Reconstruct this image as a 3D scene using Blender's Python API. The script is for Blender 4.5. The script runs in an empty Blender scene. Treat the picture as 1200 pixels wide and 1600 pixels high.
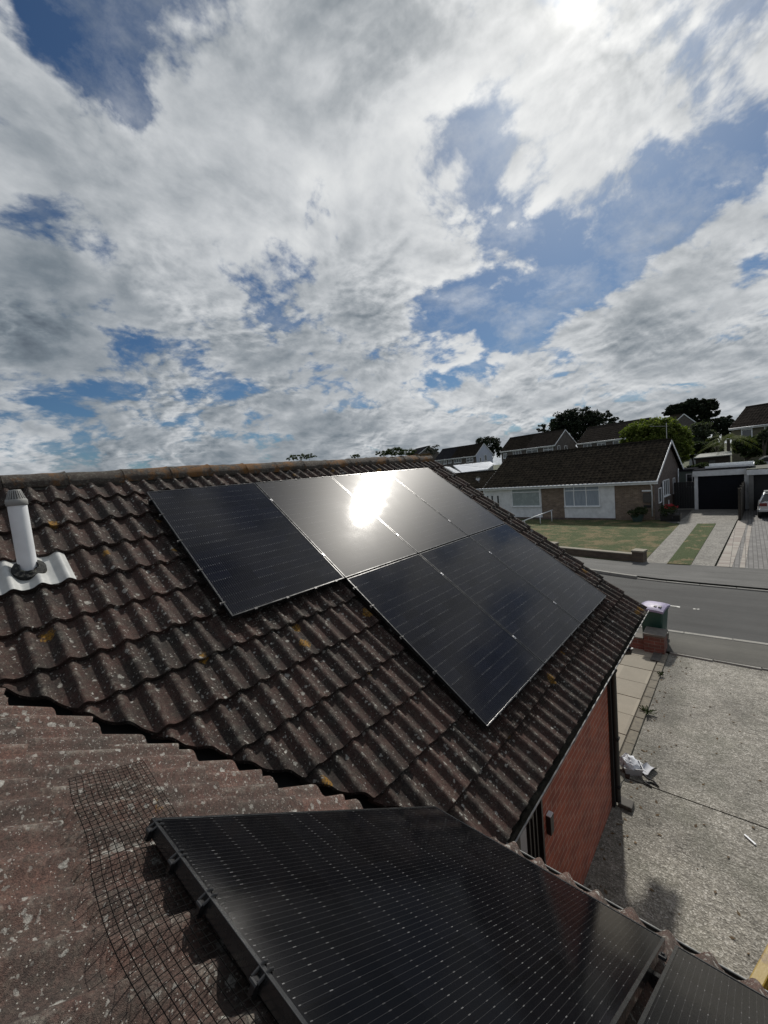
import bpy, math, random
from math import sin, cos, pi, radians, sqrt, exp
from mathutils import Vector, Matrix, noise as mnoise
random.seed(7)
scn = bpy.context.scene
col = scn.collection
V = Vector

# ------------------------------------------------------------------ camera
F = 634.87
CAM = V((-1.8837, -4.2782, -0.1766))
CR = V((0.6608, -0.7450, -0.0916)).normalized()
CF = V((0.7392, 0.6671, -0.0931)).normalized()
CU = CR.cross(CF).normalized(); CR = CF.cross(CU).normalized()
cam = bpy.data.cameras.new('camera'); co = bpy.data.objects.new('camera', cam); col.objects.link(co)
co.matrix_world = Matrix(((CR.x, CU.x, -CF.x, CAM.x), (CR.y, CU.y, -CF.y, CAM.y), (CR.z, CU.z, -CF.z, CAM.z), (0, 0, 0, 1)))
cam.sensor_fit = 'HORIZONTAL'; cam.sensor_width = 36; cam.lens = 36 * F / 1200
cam.clip_start = 0.02; cam.clip_end = 6000
scn.camera = co
def vdir(px, py):
    d = CF + CR * ((px - 600) / F) - CU * ((py - 800) / F)
    return d
def at(px, py, X):
    d = vdir(px, py); return CAM + d * ((X - CAM.x) / d.x)
def atz(px, py, z):
    d = vdir(px, py); return CAM + d * ((z - CAM.z) / d.z)

# ------------------------------------------------------------------ node helpers
class NT:
    def __init__(s, nt): s.nt = nt
    def n(s, t, **k):
        n = s.nt.nodes.new(t)
        for a, b in k.items(): setattr(n, a, b)
        return n
    def put(s, sock, v):
        if v is None: return
        if isinstance(v, bpy.types.NodeSocket): s.nt.links.new(v, sock)
        else:
            if isinstance(v, tuple) and sock.type == 'RGBA' and len(v) == 3: v = (*v, 1)
            sock.default_value = v
    def m(s, op, a, b=None, c=None, clamp=False):
        n = s.n('ShaderNodeMath', operation=op); n.use_clamp = clamp
        s.put(n.inputs[0], a); s.put(n.inputs[1], b)
        if c is not None: s.put(n.inputs[2], c)
        return n.outputs[0]
    def vm(s, op, a, b=None, sc=None):
        n = s.n('ShaderNodeVectorMath', operation=op); s.put(n.inputs[0], a); s.put(n.inputs[1], b)
        if sc is not None: s.put(n.inputs['Scale'], sc)
        return n.outputs['Value'] if op in ('DOT_PRODUCT', 'LENGTH', 'DISTANCE') else n.outputs[0]
    def noise(s, vec, scale, detail=3, rough=.55, dist=0, out=0, lac=2.0):
        n = s.n('ShaderNodeTexNoise'); s.put(n.inputs['Vector'], vec); s.put(n.inputs['Scale'], scale)
        n.inputs['Detail'].default_value = detail; n.inputs['Roughness'].default_value = rough
        n.inputs['Distortion'].default_value = dist; n.inputs['Lacunarity'].default_value = lac
        return n.outputs[out]
    def vor(s, vec, scale, feature='F1', rand=1.0):
        n = s.n('ShaderNodeTexVoronoi', feature=feature); s.put(n.inputs['Vector'], vec); s.put(n.inputs['Scale'], scale)
        n.inputs['Randomness'].default_value = rand
        return n
    def ramp(s, fac, stops, interp='LINEAR'):
        n = s.n('ShaderNodeValToRGB'); s.put(n.inputs[0], fac); r = n.color_ramp; r.interpolation = interp
        while len(r.elements) < len(stops): r.elements.new(.5)
        for e, (p, c) in zip(r.elements, stops):
            e.position = p; e.color = (*c, 1) if isinstance(c, tuple) else (c, c, c, 1)
        return n.outputs[0]
    def mr(s, v, a, b, c=0., d=1., smooth=False):
        n = s.n('ShaderNodeMapRange'); n.interpolation_type = 'SMOOTHSTEP' if smooth else 'LINEAR'
        for i, x in enumerate((v, a, b, c, d)): s.put(n.inputs[i], x)
        return n.outputs[0]
    def mix(s, f, a, b, mode='MIX'):
        n = s.n('ShaderNodeMix', data_type='RGBA', blend_type=mode); s.put(n.inputs[0], f); s.put(n.inputs[6], a); s.put(n.inputs[7], b)
        return n.outputs[2]
    def bump(s, h, strength=.5, dist=.01, nrm=None):
        n = s.n('ShaderNodeBump'); n.inputs['Strength'].default_value = strength; n.inputs['Distance'].default_value = dist
        s.put(n.inputs['Height'], h); s.put(n.inputs['Normal'], nrm); return n.outputs[0]
    def sep(s, v):
        n = s.n('ShaderNodeSeparateXYZ'); s.put(n.inputs[0], v); return n.outputs
    def comb(s, x, y, z=0.):
        n = s.n('ShaderNodeCombineXYZ'); s.put(n.inputs[0], x); s.put(n.inputs[1], y); s.put(n.inputs[2], z); return n.outputs[0]
    def wn(s, v):
        n = s.n('ShaderNodeTexWhiteNoise'); s.put(n.inputs[0], v); return n.outputs
MATS = {}
def mat(name, fn=None, color=(.5, .5, .5), rough=.6, metal=0, spec=.5, **kw):
    if name in MATS: return MATS[name]
    m = bpy.data.materials.new(name); m.use_nodes = True; nt = m.node_tree
    b = nt.nodes['Principled BSDF']; t = NT(nt)
    b.inputs['Base Color'].default_value = (*color, 1); b.inputs['Roughness'].default_value = rough
    b.inputs['Metallic'].default_value = metal; b.inputs['Specular IOR Level'].default_value = spec
    for k, v in kw.items(): b.inputs[k.replace('_', ' ')].default_value = v
    t.b = b
    t.uv = None
    if fn:
        tc = t.n('ShaderNodeTexCoord'); t.uv = tc.outputs['UV']; t.obj = tc.outputs['Object']
        t.pos = t.n('ShaderNodeNewGeometry').outputs['Position']
        fn(t)
    MATS[name] = m
    return m
def setc(t, c=None, rough=None, nrm=None):
    t.put(t.b.inputs['Base Color'], c); t.put(t.b.inputs['Roughness'], rough); t.put(t.b.inputs['Normal'], nrm)
def plain(name, color, rough=.6, var=.25, scale=8, bump=0., metal=0, bscale=60, spec=.5):
    def fn(t):
        n = t.noise(t.pos, scale, 4, .6)
        k = t.mr(n, .3, .7, 1 - var, 1 + var)
        c = t.vm('SCALE', color, sc=k)
        nr = t.bump(t.noise(t.pos, bscale, 3), bump, .01) if bump else None
        setc(t, c, None, nr)
        t.put(t.b.inputs['Roughness'], t.mr(n, .3, .7, max(0, rough - .07), min(1, rough + .07)))
    return mat(name, fn, color, rough, metal, spec)

# ------------------------------------------------------------------ mesh helpers
class MB:
    def __init__(s): s.v = []; s.f = []; s.uv = []
    def face(s, pts, uv=None):
        i = len(s.v); s.v += [V(p) for p in pts]; s.f.append(tuple(range(i, i + len(pts)))); s.uv.append(uv)
    def box(s, a, b, M=None, taper=None):
        x0, y0, z0 = a; x1, y1, z1 = b
        P = [V((x, y, z)) for z in (z0, z1) for y in (y0, y1) for x in (x0, x1)]
        if taper:
            cx, cy = (x0 + x1) / 2, (y0 + y1) / 2
            for i in range(4): P[i] = V((cx + (P[i].x - cx) * taper, cy + (P[i].y - cy) * taper, P[i].z))
        if M is not None: P = [M @ p for p in P]
        i = len(s.v); s.v += P
        for q in ((0, 2, 3, 1), (4, 5, 7, 6), (0, 1, 5, 4), (2, 6, 7, 3), (0, 4, 6, 2), (1, 3, 7, 5)):
            s.f.append(tuple(i + k for k in q)); s.uv.append(None)
        return s
    def bar(s, p, q, w, h=None, up=(0, 0, 1)):
        p, q = V(p), V(q); d = q - p; L = d.length
        if L < 1e-6: return s
        x = d / L; z = V(up); y = z.cross(x)
        if y.length < 1e-4: y = V((0, 1, 0)).cross(x)
        y.normalize(); z = x.cross(y)
        M = Matrix((x, y, z)).transposed().to_4x4(); M.translation = p
        h = h or w
        return s.box((0, -w / 2, -h / 2), (L, w / 2, h / 2), M)
    def tube(s, pts, r, n=8, cap=True):
        pts = [V(p) for p in pts]; m = len(pts); base = len(s.v)
        rr = r if isinstance(r, (list, tuple)) else [r] * m
        up = V((0, 0, 1))
        pa = None
        for k, p in enumerate(pts):
            d = (pts[min(k + 1, m - 1)] - pts[max(k - 1, 0)]).normalized()
            if pa is None:
                a = up.cross(d)
                if a.length < .05: a = V((1, 0, 0)).cross(d)
            else: a = pa - d * pa.dot(d)
            a.normalize(); pa = a; b = d.cross(a)
            for j in range(n):
                t = 2 * pi * j / n; s.v.append(p + (a * cos(t) + b * sin(t)) * rr[k])
        for k in range(m - 1):
            for j in range(n):
                j2 = (j + 1) % n
                s.f.append((base + k * n + j, base + k * n + j2, base + (k + 1) * n + j2, base + (k + 1) * n + j)); s.uv.append(None)
        if cap:
            s.f.append(tuple(base + j for j in range(n))[::-1]); s.uv.append(None)
            s.f.append(tuple(base + (m - 1) * n + j for j in range(n))); s.uv.append(None)
        return s
    def grid(s, fn, nu, nv, uvf=None, close=False):
        b = len(s.v)
        for j in range(nv + 1):
            for i in range(nu + 1): s.v.append(V(fn(i / nu, j / nv)))
        for j in range(nv):
            for i in range(nu):
                s.f.append((b + j * (nu + 1) + i, b + j * (nu + 1) + i + 1, b + (j + 1) * (nu + 1) + i + 1, b + (j + 1) * (nu + 1) + i))
                s.uv.append([uvf((i + a) / nu, (j + c) / nv) for a, c in ((0, 0), (1, 0), (1, 1), (0, 1))] if uvf else None)
        return s
    def lathe(s, prof, n=20, c=(0, 0, 0)):
        b = len(s.v); c = V(c)
        for r, z in prof:
            for j in range(n):
                t = 2 * pi * j / n; s.v.append(c + V((r * cos(t), r * sin(t), z)))
        for k in range(len(prof) - 1):
            for j in range(n):
                j2 = (j + 1) % n
                s.f.append((b + k * n + j, b + k * n + j2, b + (k + 1) * n + j2, b + (k + 1) * n + j)); s.uv.append(None)
        return s
    def prism(s, poly, h0, h1):  # poly list of (x,y)
        n = len(poly); b = len(s.v)
        s.v += [V((x, y, h0)) for x, y in poly] + [V((x, y, h1)) for x, y in poly]
        s.f.append(tuple(b + i for i in range(n))[::-1]); s.uv.append(None)
        s.f.append(tuple(b + n + i for i in range(n))); s.uv.append(None)
        for i in range(n):
            j = (i + 1) % n; s.f.append((b + i, b + j, b + n + j, b + n + i)); s.uv.append(None)
        return s
    def build(s, name, m, parent=None, smooth=False, bevel=0, mw=None, label=None):
        me = bpy.data.meshes.new(name); me.from_pydata([tuple(v) for v in s.v], [], s.f); me.update()
        uvl = me.uv_layers.new(name='UV')
        for p in me.polygons:
            u = s.uv[p.index]
            if u is None:
                n = p.normal; ax = max(range(3), key=lambda k: abs(n[k]))
                for li in p.loop_indices:
                    c = me.vertices[me.loops[li].vertex_index].co
                    uvl.data[li].uv = (c.y, c.z) if ax == 0 else (c.x, c.z) if ax == 1 else (c.x, c.y)
            else:
                for k, li in enumerate(p.loop_indices): uvl.data[li].uv = u[k]
        me.materials.append(m)
        if smooth:
            me.polygons.foreach_set('use_smooth', [True] * len(me.polygons))
            if smooth is not True:
                try: me.set_sharp_from_angle(angle=radians(smooth))
                except Exception: pass
        o = bpy.data.objects.new(name, me); col.objects.link(o)
        if parent: o.parent = parent
        if mw is not None: o.matrix_world = mw
        if bevel:
            bv = o.modifiers.new('bevel', 'BEVEL'); bv.width = bevel; bv.segments = 2; bv.limit_method = 'ANGLE'
        if label: o['label'] = label
        return o
def tag(o, label, cat, group=None, kind=None):
    if label: o['label'] = label
    if cat: o['category'] = cat
    if group: o['group'] = group
    if kind: o['kind'] = kind
    return o
def struct(o): o['kind'] = 'structure'; return o
def empty(name, label, cat, loc=(0, 0, 0), rz=0, group=None, M=None):
    o = bpy.data.objects.new(name, None); col.objects.link(o)
    if M is not None: o.matrix_world = M
    else: o.location = loc; o.rotation_euler = (0, 0, rz)
    o.empty_display_size = .2
    return tag(o, label, cat, group)

# ------------------------------------------------------------------ world / light
SUN = vdir(905, -24).normalized()
sel = math.asin(SUN.z); saz = math.atan2(SUN.y, SUN.x)
EXPO = -0.35
w = bpy.data.worlds.new('World'); scn.world = w; w.use_nodes = True
t = NT(w.node_tree); bg = w.node_tree.nodes['Background']
sky = t.n('ShaderNodeTexSky', sky_type='NISHITA'); sky.sun_disc = False
sky.sun_elevation = sel; sky.sun_rotation = pi / 2 - saz; sky.altitude = 50; sky.air_density = 1.0; sky.dust_density = .4; sky.ozone_density = 1.6
tc = t.n('ShaderNodeTexCoord'); D = t.vm('NORMALIZE', tc.outputs['Generated'])
dx, dy, dz = t.sep(D)
den = t.m('ADD', t.m('MAXIMUM', dz, 0.0), .36)
P = t.comb(t.m('DIVIDE', dx, den), t.m('DIVIDE', dy, den), 0.)
wv = t.noise(P, 1.6, 2, .5, out=1)
Pw = t.vm('ADD', P, t.vm('SCALE', t.vm('SUBTRACT', wv, (.5, .5, .5)), sc=.22))
def fbm(p): return t.noise(p, 3.6, 9, .55)
sunP = V((SUN.x, SUN.y, 0)).normalized()
n1 = fbm(Pw)
n2 = fbm(t.vm('ADD', Pw, (sunP.x * .045, sunP.y * .045, .0)))
big = t.noise(Pw, 1.1, 3, .5)
def puffs(p):
    n = t.m('ABSOLUTE', t.m('SUBTRACT', t.noise(p, 9.5, 5, .55), .5)); return t.m('MULTIPLY', n, 3.2)
q1 = puffs(Pw); q2 = puffs(t.vm('ADD', Pw, (sunP.x * .022, sunP.y * .022, 0.)))
prel = t.m('MULTIPLY', t.m('SUBTRACT', q1, q2), t.mr(t.noise(P, 2.0, 2), .40, .62, .15, 1.))
# large weather masses: (image direction, radius, weight); negative opens blue sky
blobs = [((165, 70), 105, -1.0), ((95, 20), 70, -.7), ((185, 165), 45, -.75), ((290, 50), 70, -.55),
         ((755, 190), 55, -.42), ((790, 320), 70, -.38), ((1160, 235), 80, -.62), ((1060, 340), 75, -.72), ((960, 385), 70, -.85), ((870, 430), 75, -.8),
         ((760, 480), 80, -.75), ((820, 525), 45, -.7), ((690, 500), 50, -.5), ((1150, 130), 70, -.25), ((1180, 440), 50, -.45), ((820, 110), 40, -.3), ((850, 235), 120, -.12), ((1000, 170), 70, -.15), ((930, 300), 60, .18), ((560, 300), 60, .1), ((880, 200), 50, .15), ((720, 330), 45, -.3),
         ((170, 405), 60, -.3), ((15, 330), 70, -.12), ((290, 545), 40, -.55), ((15, 570), 35, -.55), ((200, 560), 45, -.35), ((490, 560), 55, -.3), ((280, 665), 45, -.4), ((470, 590), 45, -.2),
         ((60, 180), 120, .5), ((450, 330), 240, .45), ((560, 110), 170, .35), ((640, 380), 110, .3), ((880, 300), 60, .22), ((1130, 350), 70, .5), ((1000, 520), 90, .4), ((1150, 560), 110, .3),
         ((350, 230), 90, .15), ((90, 480), 130, .35), ((880, 60), 150, .4), ((330, 640), 160, .15), ((900, 610), 200, .3), ((950, 230), 60, .25), ((640, 620), 150, .3), ((890, 390), 40, .3)]
acc = None
for (px, py), rad, wt in blobs:
    d = vdir(px, py).normalized(); e = vdir(px + rad, py).normalized(); e2 = vdir(px, py + rad).normalized()
    ca = (d.dot(e) + d.dot(e2)) / 2
    k = 1 / (1 - ca)
    g = t.m('EXPONENT', t.m('MULTIPLY', t.m('SUBTRACT', t.vm('DOT_PRODUCT', D, tuple(d)), 1.), k * .9))
    acc = t.m('MULTIPLY_ADD', g, wt, acc if acc is not None else 0.)
dens = t.m('ADD', t.m('ADD', t.m('ADD', t.m('MULTIPLY_ADD', t.m('SUBTRACT', q1, .25), .17, n1), .058), t.m('MULTIPLY', acc, .265)), t.m('MULTIPLY', t.m('SUBTRACT', big, .5), .35))
hz = t.mr(dz, 0, .22, .10, 0)
nd = t.noise(t.vm('ADD', Pw, (2.7, 8.1, .4)), 8.5, 7, .62)
dens = t.m('ADD', t.m('MULTIPLY_ADD', t.m('SUBTRACT', nd, .5), .46, dens), hz)
cover = t.m('MAXIMUM', t.mr(dens, .42, .59, 0, 1, True), t.m('MULTIPLY', t.mr(t.noise(Pw, 4.2, 7, .66), .46, .70), .55))
thick = t.mr(dens, .52, .92, 0, 1, True)
sd = t.m('MAXIMUM', t.vm('DOT_PRODUCT', D, tuple(SUN)), 0.)
near = t.m('POWER', sd, 3.)
rel = t.m('SUBTRACT', n1, n2)
shade = t.m('ADD', t.m('MULTIPLY', rel, 1.15), .655)
shade = t.m('ADD', shade, t.m('MULTIPLY', prel, .46))
shade = t.m('ADD', shade, t.m('MULTIPLY', t.m('SUBTRACT', t.noise(t.vm('ADD', Pw, (5.2, 1.3, 0)), 1.7, 4, .55), .5), .55))
shade = t.m('SUBTRACT', shade, t.m('MULTIPLY', thick, .16))
greys = [((370, 440), 70, -.13), ((60, 520), 100, -.16), ((120, 620), 150, -.17), ((60, 380), 90, -.08), ((520, 640), 120, -.10), ((850, 600), 70, -.05), ((250, 90), 60, -.10), ((980, 515), 42, -.17), ((600, 520), 55, -.08), ((560, 30), 110, -.12), ((40, 120), 100, -.06), ((20, 700), 40, .16), ((350, 690), 160, -.05), ((590, 250), 140, .05), ((720, 570), 110, .04)]
for (px, py), rad, wt in greys:
    d = vdir(px, py).normalized(); e = vdir(px + rad, py).normalized(); e2 = vdir(px, py + rad).normalized()
    k = 1 / (1 - (d.dot(e) + d.dot(e2)) / 2)
    g = t.m('EXPONENT', t.m('MULTIPLY', t.m('SUBTRACT', t.vm('DOT_PRODUCT', D, tuple(d)), 1.), k))
    shade = t.m('MULTIPLY_ADD', g, wt, shade)
shade = t.m('ADD', shade, t.m('MULTIPLY', near, .16))
edge = t.m('MULTIPLY', t.m('MULTIPLY', cover, t.m('SUBTRACT', 1., thick)), .05)
shade = t.m('MAXIMUM', t.m('ADD', shade, edge), .2)
ccol = t.ramp(shade, [(.15, (.12, .15, .19)), (.38, (.23, .275, .32)), (.58, (.41, .45, .49)), (.80, (.70, .73, .76)), (1., (.93, .95, .96))])
skyc = t.vm('MULTIPLY', t.vm('SCALE', sky.outputs[0], sc=.062), (.54, .77, .98))
CL = t.mix(cover, skyc, ccol)
glow = t.m('ADD', t.m('MULTIPLY', t.m('POWER', sd, 10.), .17), t.m('ADD', t.m('MULTIPLY', t.m('POWER', sd, 60.), .26), t.m('MULTIPLY', t.m('POWER', sd, 1600.), .75)))
gl = t.vm('SCALE', (1.0, .95, .86), sc=glow)
out = t.vm('ADD', CL, gl)
t.put(bg.inputs['Color'], out); bg.inputs['Strength'].default_value = 1.0
sl = bpy.data.lights.new('sun', 'SUN'); sl.energy = 4.4; sl.angle = radians(1.8); sl.color = (1, .95, .87)
so = bpy.data.objects.new('sun', sl); col.objects.link(so); so.rotation_euler = SUN.to_track_quat('Z', 'Y').to_euler(); so.location = (0, 0, 30)
vs = scn.view_settings; vs.view_transform = 'Standard'; vs.look = 'None'; vs.gamma = 1; vs.exposure = EXPO
scn.render.engine = 'CYCLES'; scn.cycles.sample_clamp_indirect = 3.0; scn.render.resolution_x = 768; scn.render.resolution_y = 1024
# ------------------------------------------------------------------ constants of the near house
TH = radians(35.205); PH = radians(34.638)
YR = .462; ZR0 = .020; SE = 4.40; XG = 4.90; GZ = -4.7
EY = YR - SE * cos(TH); EZ = ZR0 - SE * sin(TH)
WB = V((-0.1327, -2.8840, -2.1543))       # lower corner of the wing's panel top
WN = V((sin(PH), 0, cos(PH))); WCW = WN.dot(WB) - .11
MAINM = Matrix(((1, 0, 0, 0), (0, cos(TH), -sin(TH), 0), (0, sin(TH), cos(TH), 0), (0, 0, 0, 1)))   # x along ridge, y upslope, z normal
def mroof(x, s, h=0): return V((x, YR - s * cos(TH) - h * sin(TH), ZR0 - s * sin(TH) + h * cos(TH)))
XW0 = .115                                      # wing eave
ZW0 = (WCW - XW0 * WN.x) / WN.z
def wroof(y, s, h=0): return V((XW0 - s * cos(PH) + h * sin(PH), y, ZW0 + s * sin(PH) + h * cos(PH)))   # s measured UP from the eave
WINGM = Matrix(((0, -cos(PH), sin(PH), XW0), (1, 0, 0, 0), (0, sin(PH), cos(PH), ZW0), (0, 0, 0, 1)))  # x=+Y, y=upslope, z=normal

# ------------------------------------------------------------------ materials
def tile_fn(dark, red, bright=1., lich=1., orange=1., gauge=.3385, glint=False, moss=(.105, .098, .078), lt=1.):
    def fn(t):
        u, s_, _ = t.sep(t.uv)
        idv = t.comb(t.m('FLOOR', t.m('DIVIDE', u, .3)), t.m('FLOOR', t.m('DIVIDE', s_, gauge)), 0.)
        wn = t.wn(idv)
        n1 = t.noise(t.pos, 5, 5, .65); n2 = t.noise(t.pos, 38, 4, .7); n3 = t.noise(t.pos, 260, 3, .7)
        c = t.mix(t.mr(t.m('ADD', t.m('MULTIPLY', n1, .88), t.m('MULTIPLY', wn['Value'], .12)), .38, .62), dark, red)
        c = t.mix(t.m('MULTIPLY', t.mr(n2, .45, .7), .45), c, moss)
        c = t.vm('SCALE', c, sc=t.m('MULTIPLY', t.mr(wn['Value'], 0, 1, .90, 1.10), t.mr(n3, .3, .7, .6, 1.4)))
        c = t.vm('SCALE', c, sc=bright)
        dp = t.vm('ADD', t.pos, t.vm('SCALE', t.vm('SUBTRACT', t.noise(t.pos, 45, 3, .6, out=1), (.5, .5, .5)), sc=.035))
        dens = t.noise(t.pos, 2.3, 2)
        if lich:
          for sc_, thr, rad, amt in ((26, .70, .34, .8), (55, .62, .36, .6), (13, .83, .30, .75)):
            v = t.vor(dp, sc_); r = t.sep(v.outputs['Color'])
            ok = t.m('GREATER_THAN', t.m('ADD', r[0], t.m('MULTIPLY', t.m('SUBTRACT', dens, .5), .8)), thr + (1 - lich) * .25)
            rr = t.m('MULTIPLY_ADD', r[1], rad * .6, rad * .4)
            mk = t.m('MULTIPLY', ok, t.mr(t.m('SUBTRACT', rr, v.outputs['Distance']), 0, .06, 0, 1))
            mk = t.m('MULTIPLY', mk, t.mr(n2, .3, .5, .35, 1))
            c = t.mix(t.m('MULTIPLY', mk, amt), c, t.mix(r[2], (.26 * lt, .25 * lt, .225 * lt), (.42 * lt, .415 * lt, .38 * lt)))
        if lich:
            cm = t.m('POWER', t.m('ADD', t.m('MULTIPLY', t.m('COSINE', t.m('MULTIPLY', t.m('SUBTRACT', u, .06), 2 * pi / .15)), .5), .5), 5.)
            c = t.mix(t.m('MULTIPLY', t.m('MULTIPLY', cm, t.mr(t.noise(t.pos, 17, 5, .75), .50, .66)), .55), c, (.25 * lt, .235 * lt, .20 * lt))
            gr = t.noise(t.pos, 95, 4, .85); c = t.vm('SCALE', c, sc=t.mr(gr, .34, .66, .45, 1.55))
        v = t.vor(dp, 4.2); r = t.sep(v.outputs['Color'])
        ok = t.m('GREATER_THAN', r[0], 1 - .13 * orange)
        ring = t.mr(t.m('SUBTRACT', t.m('MULTIPLY_ADD', r[1], .14, .10), t.m('ADD', v.outputs['Distance'], t.m('MULTIPLY', t.m('SUBTRACT', n2, .5), .25))), 0, .05)
        c = t.mix(t.m('MULTIPLY', t.m('MULTIPLY', ok, ring), t.mr(t.noise(t.pos, 75, 3, .75), .42, .56, .1, .9)), c, t.mix(n3, (.16, .085, .012), (.42, .22, .025)))
        rg = .80
        t.b.inputs['Specular IOR Level'].default_value = .5 if glint else .22 if lich else 0.
        if glint:
            vg = t.vor(t.pos, 190); c = t.mix(t.m('MULTIPLY', t.m('LESS_THAN', vg.outputs['Distance'], .30), t.m('GREATER_THAN', t.sep(vg.outputs['Color'])[0], .87)), c, (.42, .40, .36))
            rg = t.mr(t.noise(t.pos, 420, 1), .60, .70, .8, .30)
        nb = t.bump(t.m('ADD', t.m('MULTIPLY', n3, .35), n2), .55, .012)
        nb = t.bump(t.noise(t.pos, 520, 2, .8), .8 if glint else .5, .004, nb)
        setc(t, c, rg, nb)
    return fn
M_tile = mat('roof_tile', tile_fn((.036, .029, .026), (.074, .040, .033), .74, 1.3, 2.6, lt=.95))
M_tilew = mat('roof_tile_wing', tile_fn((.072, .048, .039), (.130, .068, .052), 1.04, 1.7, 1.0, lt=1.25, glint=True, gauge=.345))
def ridge_fn(t):
    n1 = t.noise(t.pos, 7, 5, .65); n2 = t.noise(t.pos, 40, 4, .7); n3 = t.noise(t.pos, 200, 3, .7)
    c = t.mix(n1, (.035, .03, .027), (.085, .065, .05))
    c = t.mix(t.m('MULTIPLY', t.mr(n2, .5, .62), .55), c, (.16, .155, .13))
    c = t.mix(t.m('MULTIPLY', t.mr(t.noise(t.vm('ADD', t.pos, (3.1, 0, 0)), 3.2, 4, .7), .50, .60), .85), c, t.mix(n3, (.11, .055, .015), (.25, .11, .025)))
    c = t.vm('SCALE', c, sc=t.mr(n3, .3, .7, .7, 1.3))
    setc(t, c, .9, t.bump(t.m('ADD', n2, t.m('MULTIPLY', n3, .5)), .9, .02))
M_ridge = mat('ridge_clay', ridge_fn)
def mortar_fn(t):
    n = t.noise(t.pos, 30, 5, .7)
    c = t.mix(n, (.03, .027, .023), (.11, .10, .085)); setc(t, c, .95, t.bump(n, 1., .03))
M_mortar = mat('mortar', mortar_fn)
def pv_mat(name, coat=0., padk=1., tint=(.0036, .0040, .0060), tint2=(.0060, .0066, .0110), ior=1.27):
  def fn(t):   # uv in metres from a panel corner: u 0..1.146 across, v 0..1.722 along
      u, v, _ = t.sep(t.uv)
      pu, pvv = .1845, .0925
      iu = t.m('DIVIDE', t.m('SUBTRACT', u, .0195), pu)
      half = t.m('GREATER_THAN', v, .861)
      iv = t.m('DIVIDE', t.m('SUBTRACT', t.m('SUBTRACT', v, .0215), t.m('MULTIPLY', half, .014)), pvv)
      fu = t.m('FRACT', iu); fv = t.m('FRACT', iv)
      cell = t.comb(t.m('FLOOR', iu), t.m('FLOOR', iv), 0.)
      wn = t.wn(cell)
      # gaps between the cells
      gu = t.m('MULTIPLY', t.m('ABSOLUTE', t.m('SUBTRACT', fu, .5)), 2.); gv = t.m('MULTIPLY', t.m('ABSOLUTE', t.m('SUBTRACT', fv, .5)), 2.)
      gap = t.m('MAXIMUM', t.m('GREATER_THAN', gu, .985), t.m('GREATER_THAN', gv, .975))
      base = t.mix(wn['Value'], tint, tint2)
      base = t.mix(gap, base, (.004, .004, .0045))
      # busbars run along v, ten to a cell, with bright solder pads by the cell edges
      fb = t.m('FRACT', t.m('MULTIPLY', fu, 10.)); bb = t.m('ABSOLUTE', t.m('SUBTRACT', fb, .5))
      bus = t.m('LESS_THAN', bb, .021)
      pad = t.m('MULTIPLY', t.m('LESS_THAN', bb, .065), t.m('GREATER_THAN', gv, .89))
      gl = t.mr(t.wn(t.comb(t.m('FLOOR', iu), t.m('ROUND', iv), 0.))['Value'], .1, .9, .12, 1.)
      gl2 = t.mr(t.wn(t.comb(t.m('FLOOR', t.m('MULTIPLY', iu, 10.)), t.m('ROUND', iv), 1.))['Value'], 0, 1, .35, 1.)
      inside = t.m('MULTIPLY', t.m('MULTIPLY', t.m('GREATER_THAN', iu, 0.), t.m('LESS_THAN', iu, 6.)), t.m('MULTIPLY', t.m('GREATER_THAN', v, .02), t.m('LESS_THAN', v, 1.702)))
      mk = t.m('MULTIPLY', inside, t.m('MAXIMUM', t.m('MULTIPLY', bus, .12 * padk), t.m('MULTIPLY', pad, t.m('MULTIPLY', gl, t.m('MULTIPLY', gl2, .62 * padk)))))
      c = t.mix(mk, base, (.40, .40, .40))
      dirt = t.noise(t.pos, 3.5, 5, .65); d2 = t.noise(t.pos, 60, 3, .7)
      c = t.mix(t.m('MULTIPLY', t.mr(dirt, .42, .75), .004), c, (.4, .38, .34))
      setc(t, c, t.m('ADD', t.mr(dirt, .3, .7, .065, .09), t.m('MULTIPLY', d2, .02)), t.bump(t.noise(t.pos, 1.7, 2), .05, .05, t.bump(t.noise(t.pos, 350, 2), .035, .002)))
      t.b.inputs['IOR'].default_value = ior
      t.put(t.b.inputs['Coat Weight'], coat); t.put(t.b.inputs['Coat Roughness'], .40); t.put(t.b.inputs['Coat IOR'], 1.35)
  return mat(name, fn)
M_pv = pv_mat('pv_glass', .0, 1.25, (.0038, .0042, .0070), (.0062, .0070, .0120))
M_pvh = pv_mat('sheen_pv_glass', .40, .9, ior=1.17)  # upper-row copy of the glass, coat added to carry the sun's sheen
M_pvn = pv_mat('near_pv_glass', 0., .62, (.0028, .0030, .0038), (.0045, .0048, .0062))
M_frame = plain('black_anodised', (.016, .017, .018), .26, .2, 20, spec=.7)
M_clamp = plain('clamp_alu', (.42, .42, .43), .33, .15, 30, metal=.9)
M_blackpl = plain('black_plastic', (.012, .012, .013), .42, .3, 30)
M_wire = mat('mesh_wire', None, (.006, .006, .006), .85, 0, .05)
M_gutter = plain('black_gutter', (.020, .019, .018), .34, .3, 8)
M_gutterlip = plain('gutter_lip', (.30, .30, .29), .4, .3, 12)  # pale lip colour paints in the sun highlight along the black gutter
M_muck = plain('gutter_moss', (.030, .026, .018), .95, .6, 25, .9, bscale=50)
M_upvc = plain('white_upvc', (.70, .72, .74), .5, .10, 5)
M_dirtyw = plain('dull_white_paint', (.62, .63, .64), .6, .14, 3)
M_greyp = plain('grey_paint', (.30, .31, .32), .55, .12, 4)
M_darkdoor = plain('dark_door', (.010, .011, .014), .55, .2, 4, spec=.25)
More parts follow.
